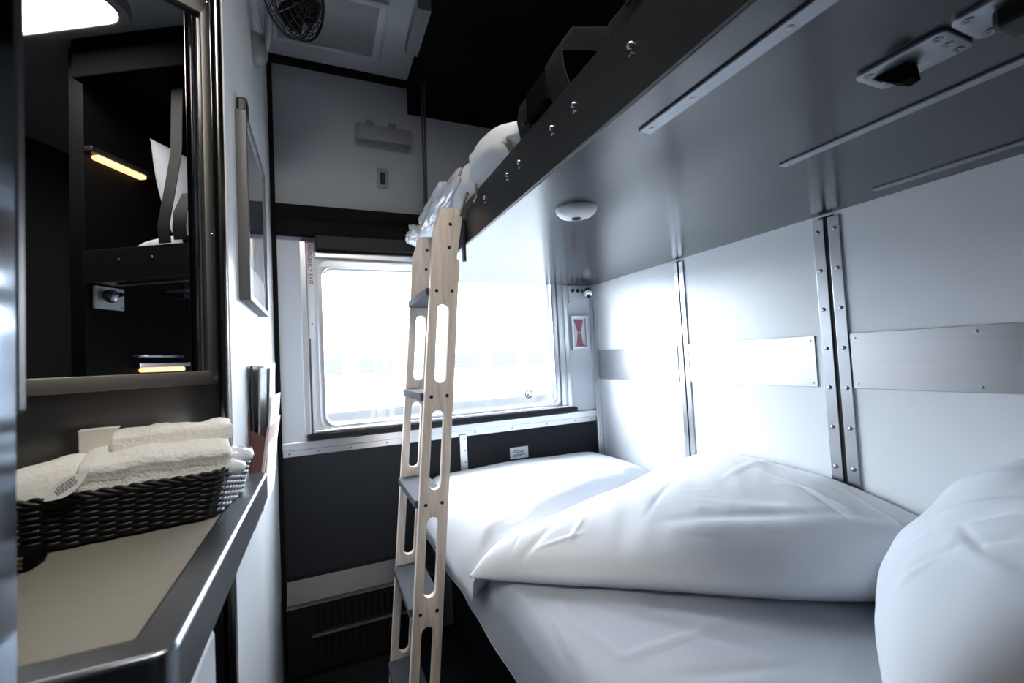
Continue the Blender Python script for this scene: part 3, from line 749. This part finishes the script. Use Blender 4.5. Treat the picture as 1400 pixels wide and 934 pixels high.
# upper mattress, sheeted, with its end in plastic
um = base('upper_mattress', (.84, 1.0, 1.506), 'white-sheeted mattress lying on the upper berth', 'mattress')
def um_f(u, v):
    y = .16 + v * (1.80 - .16)
    a = 2 * PI * u; c, s = math.cos(a), math.sin(a); e = .40
    bul = sstep(.66, 1.0, y)
    xl = lerp(.465, .374, bul) + .012 * noise.noise(V((y * 5, 1, 3))) + .022 * math.exp(-((y - 1.135) / .022) ** 2) + .010 * sstep(1.14, 1.20, y) - .014 * sstep(1.3, 1.65, y)
    x0, x1 = xl, 1.275
    top = 1.665 + .045 * sstep(.8, 1.05, y) * (1 - .5 * sstep(1.1, 1.3, y)) + .018 * sstep(1.4, 1.65, y) + .012 * noise.noise(V((y * 6, 4, 3)))
    X = (x0 + x1) / 2 - (x1 - x0) / 2 * (abs(c) ** e) * (1 if c >= 0 else -1)
    zz = (1.508 + top) / 2 + (top - 1.508) / 2 * (abs(s) ** e) * (1 if s >= 0 else -1)
    if X < .46 and zz < 1.60: X = max(X, .462) if y < 1.84 else X
    if c > 0 and s > -.6:
        X += .012 * noise.noise(V((y * 9, zz * 14, 2))) + .016 * (abs(noise.noise(V((y * 13 + zz * 9, zz * 12 - y * 3, 6)))) - .2) * sstep(.75, .95, y)
        zz += .012 * (abs(noise.noise(V((y * 14, 2, 9)))) - .2) * sstep(.8, 1.0, y)
    q = abs(2 * v - 1); k = (1 - q ** 14) ** .4
    return V((x1 + (X - x1) * (.93 + .07 * k), y, 1.508 + (zz - 1.508) * (.5 + .5 * k)))
bm = grid(um_f, 120, 110, closed_u=True); bmesh.ops.holes_fill(bm, edges=[e for e in bm.edges if e.is_boundary], sides=0); bmesh.ops.recalc_face_normals(bm, faces=bm.faces)
o = finish('sheet', bm, 'sheet', None, 180); o.parent = um; o.matrix_parent_inverse = Matrix.Translation(-um.location)
def lump(name, c, r, m, parent, seed, amp=.25, nu=40, nv=28):
    def f(u, v):
        a = 2 * PI * u; b = PI * (v - .5); d = V((math.cos(a) * math.cos(b), math.sin(a) * math.cos(b), math.sin(b)))
        k = 1 + amp * noise.noise(d * 1.8 + V((seed, 0, 0))) + amp * .5 * noise.noise(d * 5 + V((seed, 3, 0))) + amp * .25 * abs(noise.noise(d * 11 + V((seed, 5, 0))))
        return V(c) + V((d.x * r[0], d.y * r[1], d.z * r[2])) * k
    b2 = grid(f, nu, nv, closed_u=True); bmesh.ops.remove_doubles(b2, verts=b2.verts, dist=1e-5); bmesh.ops.recalc_face_normals(b2, faces=b2.faces)
    o = finish(name, b2, m, None, 180)
    if parent: o.parent = parent; o.matrix_parent_inverse = Matrix.Translation(-parent.location)
    return o
lump('plastic_wrap', (.374, 1.768, 1.640), (.040, .055, .040), 'plast', um, 2.0, .40, 60, 40)
lump('plastic_wrap', (.378, 1.46, 1.648), (.030, .25, .047), 'plast', um, 6.0, .34, 70, 44)
# pillow on the upper berth (seen in the mirror)
up_ = base('upper_pillow', (.86, .32, 1.66), 'white pillow on the upper berth against the bulkhead, seen in the mirror', 'pillow')
# black safety straps over the mattress edge
def ribbon(name, pts, y0, y1, th, m, parent):
    pts = [V((p[0], 0, p[1])) for p in pts]; b2 = bmesh.new(); rows = []
    for i, p in enumerate(pts):
        a, b = pts[max(0, i - 1)], pts[min(len(pts) - 1, i + 1)]; t = (b - a).normalized(); nn = V((-t.z, 0, t.x)) * th / 2
        yy0, yy1 = (y0, y1) if not callable(y0) else (y0(i / (len(pts) - 1)), y1(i / (len(pts) - 1)))
        rows.append([b2.verts.new((p + nn).xyz + V((0, yy0, 0))), b2.verts.new((p + nn).xyz + V((0, yy1, 0))), b2.verts.new((p - nn).xyz + V((0, yy1, 0))), b2.verts.new((p - nn).xyz + V((0, yy0, 0)))])
    for a, b in zip(rows, rows[1:]):
        for k in range(4): b2.faces.new((a[k], a[(k + 1) % 4], b[(k + 1) % 4], b[k]))
    b2.faces.new(rows[0]); b2.faces.new(rows[-1][::-1]); bmesh.ops.recalc_face_normals(b2, faces=b2.faces)
    o = finish(name, b2, m, None, 40)
    if parent: o.parent = parent; o.matrix_parent_inverse = Matrix.Translation(-parent.location)
    return o
sp = base('safety_strap', (.43, .76, 1.60), 'wide black safety strap looped over the mattress at the berth edge', 'strap')
ribbon('webbing', [(.412, 1.592), (.405, 1.63), (.412, 1.665), (.44, 1.69), (.52, 1.705), (.70, 1.72), (.95, 1.73)], .79, .842, .003, 'strap', sp)
ribbon('webbing', [(.414, 1.592), (.402, 1.625), (.400, 1.66), (.425, 1.70), (.50, 1.72), (.72, 1.735)], .64, .70, .003, 'strap', sp)
o = finish('buckle', B(((.398, .700, 1.598), (.428, .790, 1.660))), 'black', None, bevel=.008); o.parent = sp; o.matrix_parent_inverse = Matrix.Translation(-sp.location)
bm = bmesh.new(); cyl(bm, (.398, .80, 1.606), (.404, .80, 1.606), .004); o = finish('rivet', bm, 'chrome', None, 40); o.parent = sp; o.matrix_parent_inverse = Matrix.Translation(-sp.location)
s2 = base('safety_strap', (.43, .40, 1.60), 'black safety strap hanging loose by the upper pillow, seen in the mirror', 'strap')
ribbon('webbing', [(.404, 1.592), (.400, 1.66), (.43, 1.80), (.46, 1.95), (.47, 2.21)], .36, .405, .003, 'strap', s2)
ribbon('webbing', [(.402, 1.60), (.396, 1.64), (.402, 1.70), (.44, 1.78), (.50, 1.80)], .42, .47, .003, 'strap', s2)

# lit warm reading lamps on the bulkhead
def bulk_lamp(x, z, label, hooded):
    t = base('berth_lamp', (x, .0495, z), label, 'lamp')
    finish('housing', B(((-.125, 0, .0), (.125, .035, .022))), 'chrome' if hooded else 'darkmetal', t, bevel=.005)
    o = plate('lens', rrect(-.10, -.018, .10, .0, .008), [], .028, axes((0, .016, 0), (1, 0, 0), (0, 0, 1), (0, -1, 0)), 'lightwarm', t, .003)
bulk_lamp(.720, 1.160, 'warm lit lamp with chrome hood on the bulkhead by the lower bed', True)
bulk_lamp(.545, 1.962, 'warm lit lamp on the bulkhead high above the upper pillow, seen in mirror', False)
hd = base('grab_handle', (.695, .05, 1.207), 'chrome grab handle on the bulkhead just above the lower lamp', 'handle')
bm = bmesh.new(); tube(bm, [(-.11, 0, 0), (-.11, .03, 0), (-.09, .045, 0), (.09, .045, 0), (.11, .03, 0), (.11, 0, 0)], .008, 12); finish('bar', bm, 'chrome', hd, 60)

# ------------------------------------------------------------------ ladder
ld = base('ladder', (.29, 1.395, 0), 'plywood ladder with slotted sides hooked on the upper berth', 'ladder')
def rail_(y):
    # outline in x,z: leaning plank, notched at the top for the berth fascia
    def ctr(z): return .2085 + .0944 * z          # centre line
    w = .041
    out = []
    out += [(ctr(0) - w, 0.002), (ctr(0) + w, .002)]
    out += [(ctr(1.415) + w + .001, 1.415), (ctr(1.42) + w - .008, 1.425)]
    out += [(.399, 1.55)]
    for k in range(7):
        a = PI / 2 * k / 6; out.append((.377 + .022 * math.cos(a), 1.552 + .022 * math.sin(a)))
    for k in range(7):
        a = PI / 2 + PI / 2 * k / 6; out.append((.352 + .026 * math.cos(a), 1.547 + .027 * math.sin(a)))
    out.append((ctr(1.50) - w, 1.50))
    holes = []
    for z0, z1 in ((1.063, 1.290), (.765, .988), (.475, .692), (.16, .400)):
        zc = (z0 + z1) / 2; holes.append(slot(ctr(zc), zc, .034, z1 - z0, -math.atan(.0944)))
    m_ = axes((0, y, 0), (1, 0, 0), (0, 0, 1), (0, -1, 0))
    o = plate('side_rail', out, holes, .020, m_, 'ply', None, .0015)
    o.parent = ld; o.matrix_parent_inverse = Matrix.Translation(-ld.location)
    # plywood edges show paler laminations
    me = o.data; me.materials.append(M['plyedge'])
    for p in me.polygons:
        if abs(p.normal.y) < .5: p.material_index = 1
    for z in (1.525, 1.455):
        b2 = bmesh.new(); lathe(b2, [(.0055, 0), (.005, .0012), (.002, .0012), (0, .0004)], look((ctr(z) + .008, y - .010, z), (0, -1, 0)), 14); s = finish('screw', b2, 'darkmetal', None, 40); s.parent = o
    for z in (1.328, 1.025, .727, .437):
        for s in (-1, 1):
            b2 = bmesh.new(); lathe(b2, [(.0052, 0), (.0045, .0012), (.002, .0012), (0, .0004)], look((ctr(z) + s * .023, y - .010, z), (0, -1, 0)), 14); q = finish('screw', b2, 'darkmetal', None, 40); q.parent = o
    return ctr
ctr = rail_(1.25); rail_(1.56)
for z in (1.328, 1.025, .727, .437, .135):
    b2 = bmesh.new(); box(b2, (ctr(z) - .050, 1.261, z - .011), (ctr(z) + .046, 1.549, z + .011))
    o = finish('tread', b2, 'treadfelt', None, bevel=.002); o.parent = ld; o.matrix_parent_inverse = Matrix.Translation(-ld.location)
for y in (1.25, 1.56):
    b2 = bmesh.new()
    tube(b2, [(.392, y - .012, 1.555), (.396, y - .045, 1.588), (.401, y - .115, 1.628), (.408, y - .122, 1.636), (.420, y - .122, 1.636), (.432, y - .122, 1.622), (.433, y - .122, 1.594)], .0042, 10)
    tube(b2, [(.403, y - .122, 1.634), (.401, y - .135, 1.60), (.400, y - .140, 1.565), (.400, y - .118, 1.560)], .0036, 10)
    o = finish('hook', b2, 'brass', None, 60); o.parent = ld; o.matrix_parent_inverse = Matrix.Translation(-ld.location)
    o = finish('hook_plate', B(((.3985, y - .008, 1.418), (.4060, y + .010, 1.545))), 'darkmetal', None, bevel=.001); o.parent = ld; o.matrix_parent_inverse = Matrix.Translation(-ld.location)

# ------------------------------------------------------------------ lower bed
lb = base('lower_berth', (.84, 1.0, 0), 'dark berth base under the lower mattress', 'bed')
finish('base', B(((-.36, -.89, 0.0), (.44, .88, .36))), 'void', lb, bevel=.004)
finish('deck', B(((-.42, -.89, .36), (.44, .88, .385))), 'blacktrim', lb, bevel=.003)
ZM = .555
mt = base('mattress', (.84, 1.0, .386), 'lower mattress under a white sheet that hangs over the aisle side', 'mattress')
o = finish('core', B(((.425, .115, .386), (1.275, 1.87, ZM - .03))), 'sheet', None, bevel=.03, segs=4); o.parent = mt; o.matrix_parent_inverse = Matrix.Translation(-mt.location)
def sh(u, v):
    y = .112 + v * (1.876 - .112)
    L1, L2 = .17, .88; s = u * (L1 + L2)
    hem = .395 + .012 * noise.noise(V((y * 3, 0, 0)))
    if s < L1:
        t = s / L1; z = lerp(hem, ZM - .02, t); x = .392 - .012 * (1 - t) * (1 + noise.noise(V((y * 4, 2, 0)))) + .006 * math.sin(y * 23) * (1 - t) * noise.noise(V((y * 2, 9, 0)))
        x = lerp(x, .395, sstep(.7, 1, t))
        if t > .75: x += .010 * ((t - .75) / .25) ** 2
    else:
        t = (s - L1) / L2; x = .405 + t * (1.280 - .405); z = ZM - .020 * (1 - min(1, t / .035)) ** 2
        z += .004 * noise.noise(V((x * 3, y * 3, 0))) + .0035 * noise.noise(V((x * 5 + y * 2, y * 9 - x * 4, 3)))
        for a, b, w, h in SHC: z += h * crease(x, y, a, b, w)
    return V((x, y, z))
SHC = [((.440, .955), (.405, .714), .008, -.006), ((.470, .844), (.495, .702), .012, .005), ((.477, .700), (.771, .696), .008, .004), ((.492, .948), (.470, .816), .007, .004),
       ((.612, .830), (.794, .615), .020, .006), ((.56, .86), (.74, .60), .014, -.004), ((.45, .90), (.41, .68), .010, .005), ((.55, .62), (.75, .55), .010, -.004), ((.42, .99), (.55, .90), .010, -.003)]
bm = grid(sh, 150, 200); bmesh.ops.solidify(bm, geom=bm.faces[:], thickness=.003); bmesh.ops.recalc_face_normals(bm, faces=bm.faces)
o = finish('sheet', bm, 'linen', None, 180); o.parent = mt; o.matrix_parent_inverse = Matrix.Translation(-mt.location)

dv = base('duvet', (.80, 1.2, ZM), 'white duvet, spread at the window end and folded back thickly over the bed', 'duvet')
def soft(t, p): return max(0.0, 1 - abs(t) ** p) ** (1 / p)
# spread layer toward the window
def spread(u, v):
    # u across (aisle -> wall), v from its near edge to the window
    xw = lerp(.348, 1.278, u)
    yn = interp([(.34, 1.13), (.45, 1.17), (.70, 1.30), (1.0, 1.42), (1.28, 1.50)], xw) + .005
    y = lerp(yn, 1.872, v)
    H = .092 + .014 * sstep(1.5, 1.78, y) * math.sin(PI * min(1, max(0, (xw - .33) / .95))) + .010 * noise.noise(V((xw * 4, y * 4, 8)))
    ev = 1.0
    dn = y - yn
    ev = math.sqrt(max(0, 1 - (1 - min(1, dn / .06)) ** 2))
    df = 1.872 - y; ev *= .75 + .25 * math.sqrt(max(0, 1 - (1 - min(1, df / .05)) ** 2))
    da = xw - .348; ea = math.sqrt(max(0, 1 - (1 - min(1, da / .085)) ** 2))
    dr = 1.278 - xw; er = .55 + .45 * math.sqrt(max(0, 1 - (1 - min(1, dr / .16)) ** 2))
    z = ZM + .004 + H * ev * er * ea
    if da < .085: z -= .055 * (1 - da / .085) ** 1.4 * (.4 + .6 * ev)
    z += .006 * noise.noise(V((xw * 3 - y * 2, y * 6, 1))) * ev + .0015 * noise.noise(V((xw * 8, y * 16 + xw * 10, 5))) * ev
    for a, b, w, h in SPC: z += h * crease(xw, y, a, b, w) * ev
    return V((xw, y, z))
SPC = [((.695, 1.668), (1.192, 1.463), .020, -.006), ((.66, 1.72), (1.18, 1.52), .022, .006), ((.407, 1.348), (.817, 1.521), .024, .006),
       ((.50, 1.26), (1.05, 1.40), .030, -.012), ((.615, 1.30), (1.155, 1.40), .016, .006), ((.42, 1.55), (.66, 1.70), .016, -.004), ((.80, 1.62), (.98, 1.56), .009, .004), ((.44, 1.20), (.60, 1.30), .012, -.006)]
def closed_patch(f, nu, nv, zb):
    bm = grid(f, nu, nv)
    be = [e for e in bm.edges if e.is_boundary]
    r = bmesh.ops.extrude_edge_only(bm, edges=be)
    for v in [g for g in r['geom'] if isinstance(g, bmesh.types.BMVert)]: v.co.z = min(v.co.z, zb if v.co.x > .40 else v.co.z - .03)
    bmesh.ops.holes_fill(bm, edges=[e for e in bm.edges if e.is_boundary], sides=0)
    bmesh.ops.recalc_face_normals(bm, faces=bm.faces); return bm
o = finish('spread_layer', closed_patch(spread, 130, 110, ZM + .003), 'sheet', None, 180); o.parent = dv; o.matrix_parent_inverse = Matrix.Translation(-dv.location)
# folded layer: thick roll, section swept from the aisle corner to the wall
def fold(u, v):
    # u along the fold (aisle corner -> wall), v around the section: near bottom, up the front, over, down behind
    N0 = V((interp([(0, .338), (.12, .44), (.40, .70), (.75, 1.00), (1, 1.27)], u), interp([(0, 1.13), (.12, 1.035), (.40, .835), (.75, .610), (1, .46)], u)))
    F0 = V((interp([(0, .340), (.12, .44), (.40, .78), (.75, 1.08), (1, 1.275)], u), interp([(0, 1.138), (.12, 1.175), (.40, 1.245), (.75, 1.30), (1, 1.345)], u)))
    H = interp([(0, .004), (.06, .045), (.15, .080), (.40, .135), (.70, .185), (.88, .212), (1, .205)], u)
    zb = ZM + .006 - .004 * (1 - sstep(0, .14, u))
    # section profile (s along near->far, h height)
    prof = [(0.03, 0), (-.015, .12), (-.02, .30), (.03, .50), (.12, .68), (.26, .84), (.45, .97), (.62, 1.0), (.80, .93), (.93, .72), (1.0, .42), (1.0, .15), (.97, 0)]
    k = v * (len(prof) - 1); i = min(int(k), len(prof) - 2); t = k - i
    def cr(j): return prof[max(0, min(len(prof) - 1, j))]
    def cat(a, b, c, d, t): return .5 * ((2 * b) + (-a + c) * t + (2 * a - 5 * b + 4 * c - d) * t * t + (-a + 3 * b - 3 * c + d) * t ** 3)
    s = cat(cr(i - 1)[0], cr(i)[0], cr(i + 1)[0], cr(i + 2)[0], t); h = cat(cr(i - 1)[1], cr(i)[1], cr(i + 1)[1], cr(i + 2)[1], t)
    p = N0.lerp(F0, s)
    x, y = p; z = zb + H * max(0, h)
    am = max(0, h) * sstep(0, .1, u)
    z += am * (.010 * noise.noise(V((x * 5, y * 5, 2))) + .002 * noise.noise(V((x * 6 + y * 4, (y - x) * 14, 6))))
    y += .006 * noise.noise(V((x * 4, z * 16, 3))) * sstep(0, .1, u)
    for a, b, w, hh in FDC: z += hh * crease(x, y, a, b, w) * am
    return V((min(x, 1.279), y, z))
_r = random.Random(11)
FDC = [((.768, .951), (1.160, 1.120), .006, -.003), ((.495, 1.039), (.617, 1.005), .006, .003), ((.425, 1.065), (.562, 1.173), .005, -.003),
       ((.952, .835), (1.133, .632), .022, .006), ((.788, .869), (1.186, .575), .026, .006), ((.80, .90), (1.19, .61), .014, -.004),
       ((1.151, .901), (1.145, .607), .007, .003), ((1.119, .834), (1.219, .560), .008, .003), ((1.212, .814), (1.215, .598), .006, -.003),
       ((1.030, .936), (1.270, .956), .007, .003), ((1.146, .793), (1.100, .613), .006, -.0025), ((1.236, .736), (1.175, .539), .007, .003),
       ((.416, 1.028), (.570, 1.083), .010, -.004), ((.570, 1.006), (.646, 1.055), .007, .004), ((.60, 1.02), (.66, 1.12), .008, -.003)]
for k in range(14):
    x, y, a = _r.uniform(.70, 1.15), _r.uniform(.75, 1.10), _r.uniform(-1.3, -.6); l_ = _r.uniform(.05, .14)
    FDC.append(((x, y), (x + l_ * math.cos(a), y + l_ * math.sin(a)), _r.uniform(.004, .007), _r.choice((-1, 1)) * _r.uniform(.0008, .0016)))
bm = grid(fold, 260, 150); bmesh.ops.holes_fill(bm, edges=[e for e in bm.edges if e.is_boundary], sides=0); bmesh.ops.recalc_face_normals(bm, faces=bm.faces)
o = finish('folded_layer', bm, 'sheet', None, 180); o.parent = dv; o.matrix_parent_inverse = Matrix.Translation(-dv.location)

# foreground pillow leaning on the bulkhead
pw = base('pillow', (.96, .35, ZM), 'plump white pillow leaning on the bulkhead at the near end of the lower bed', 'pillow')
def pil(W, Hh, T, seed):
    bm = bmesh.new()
    def half(sgn):
        def f(u, v):
            a, b = 2 * u - 1, 2 * v - 1
            k = (max(0, 1 - abs(a) ** 2.6) ** .55) * (max(0, 1 - abs(b) ** 2.6) ** .55)
            x = a * W * (1 - .07 * (1 - abs(b) ** 2) * abs(a) ** 3); y = b * Hh * (1 - .07 * (1 - abs(a) ** 2) * abs(b) ** 3)
            z = sgn * T * k
            w = noise.noise(V((x * 5 + seed, y * 5, sgn))) * .007 * k + .0025 * noise.noise(V((x * 14 + y * 8 + seed, y * 7, sgn * 2))) * k
            for A_, B_, ww, hh in PLC: w += hh * crease(x, y, A_, B_, ww) * k
            return V((x, y, z + sgn * w))
        return f
    grid(half(1), 150, 130, bm); grid(half(-1), 60, 50, bm)
    bmesh.ops.remove_doubles(bm, verts=bm.verts, dist=1e-5); bmesh.ops.recalc_face_normals(bm, faces=bm.faces)
    return bm
PLC = [((-.10, -.15), (.004, -.002), .012, -.007), ((.004, -.002), (.12, .115), .010, -.010), ((-.02, .02), (.10, .13), .012, .007), ((.074, -.055), (.125, .032), .008, -.005), ((.115, .02), (.17, .095), .008, -.006),
       ((.10, -.08), (.113, -.015), .009, .004), ((-.198, .014), (-.051, .146), .022, .008), ((.092, .021), (.22, .055), .012, .006), ((.072, .044), (.17, .046), .007, -.004), ((-.113, -.10), (-.17, -.04), .016, .005)]
def place_pillow(bm, az, ti, ro, c):
    n_ = V((-math.cos(az) * math.cos(ti), math.sin(az) * math.cos(ti), math.sin(ti))); X_ = V((math.sin(az), math.cos(az), 0)); Y_ = n_.cross(X_)
    if Y_.z < 0: Y_, X_ = -Y_, -X_
    cr_, sr_ = math.cos(ro), math.sin(ro)
    bm.transform(axes(c, X_ * cr_ + Y_ * sr_, Y_ * cr_ - X_ * sr_, n_)); bmesh.ops.recalc_face_normals(bm, faces=bm.faces)
bm = pil(.278, .219, .102, 4.0)
place_pillow(bm, 1.103, .711, .018, (.968, .350, .735))
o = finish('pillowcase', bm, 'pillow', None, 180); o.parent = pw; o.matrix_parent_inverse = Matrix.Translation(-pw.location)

bm = pil(.30, .20, .10, 9.0)
place_pillow(bm, 1.60, .25, .05, (.84, .235, 1.855))
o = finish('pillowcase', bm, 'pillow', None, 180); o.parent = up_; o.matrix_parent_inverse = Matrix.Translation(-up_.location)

# ------------------------------------------------------------------ light
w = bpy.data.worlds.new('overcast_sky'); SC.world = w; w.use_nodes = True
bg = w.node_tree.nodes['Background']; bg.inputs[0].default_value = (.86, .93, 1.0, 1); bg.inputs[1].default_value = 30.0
# added sky glows, low and out of view, to brighten both side walls
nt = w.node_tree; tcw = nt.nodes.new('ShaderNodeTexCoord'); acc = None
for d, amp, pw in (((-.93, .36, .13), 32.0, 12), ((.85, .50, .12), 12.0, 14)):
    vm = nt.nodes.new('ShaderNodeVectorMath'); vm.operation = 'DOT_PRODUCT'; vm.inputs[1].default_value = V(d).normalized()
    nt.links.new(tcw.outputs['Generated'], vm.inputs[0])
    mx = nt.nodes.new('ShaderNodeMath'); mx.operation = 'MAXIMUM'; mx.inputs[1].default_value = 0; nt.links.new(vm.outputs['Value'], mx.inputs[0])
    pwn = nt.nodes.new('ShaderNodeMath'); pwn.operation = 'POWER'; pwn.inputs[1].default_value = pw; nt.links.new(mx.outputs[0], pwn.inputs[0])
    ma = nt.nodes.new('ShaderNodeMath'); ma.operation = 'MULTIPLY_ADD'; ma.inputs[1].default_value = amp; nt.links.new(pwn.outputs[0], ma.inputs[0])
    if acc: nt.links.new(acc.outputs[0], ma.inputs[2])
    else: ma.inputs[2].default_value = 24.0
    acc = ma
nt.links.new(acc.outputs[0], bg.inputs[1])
pl_ = bpy.data.lights.new('window_portal', 'AREA'); pl_.shape = 'RECTANGLE'; pl_.size = WX1 - WX0; pl_.size_y = WZ1 - WZ0
pl_.cycles.is_portal = True
po = bpy.data.objects.new('window_portal', pl_); COL.objects.link(po); po.location = ((WX0 + WX1) / 2, YB + .06, (WZ0 + WZ1) / 2)
po.rotation_euler = (math.radians(-90), 0, 0)

# ------------------------------------------------------------------ camera
cam = bpy.data.cameras.new('camera'); co = bpy.data.objects.new('camera', cam); COL.objects.link(co); SC.camera = co
cam.sensor_width = 36; cam.lens = 602.477 / 1400 * 36; cam.clip_start = .02; cam.clip_end = 200
r_ = V((0.91675588, -0.39626914, -0.05029337)); d_ = V((-0.03021888, 0.05674426, -0.99793131)); f_ = V((0.39830325, 0.91637921, 0.04004582))
mw = Matrix.Identity(4)
for i, a in enumerate((r_, -d_, -f_)):
    for k in range(3): mw[k][i] = a[k]
mw.translation = V((0, 0, 1.12)); co.matrix_world = mw
cam.dof.use_dof = True; cam.dof.focus_distance = 1.15; cam.dof.aperture_fstop = 4.5
vs = SC.view_settings; SC.display_settings.display_device = 'sRGB'
vs.view_transform = 'Standard'; vs.look = 'None'; vs.gamma = 1; vs.exposure = 0; vs.use_curve_mapping = False
SC.cycles.max_bounces = 10; SC.cycles.diffuse_bounces = 6; SC.cycles.glossy_bounces = 6; SC.cycles.transparent_max_bounces = 12
SC.cycles.use_denoising = True; SC.cycles.sample_clamp_indirect = 20
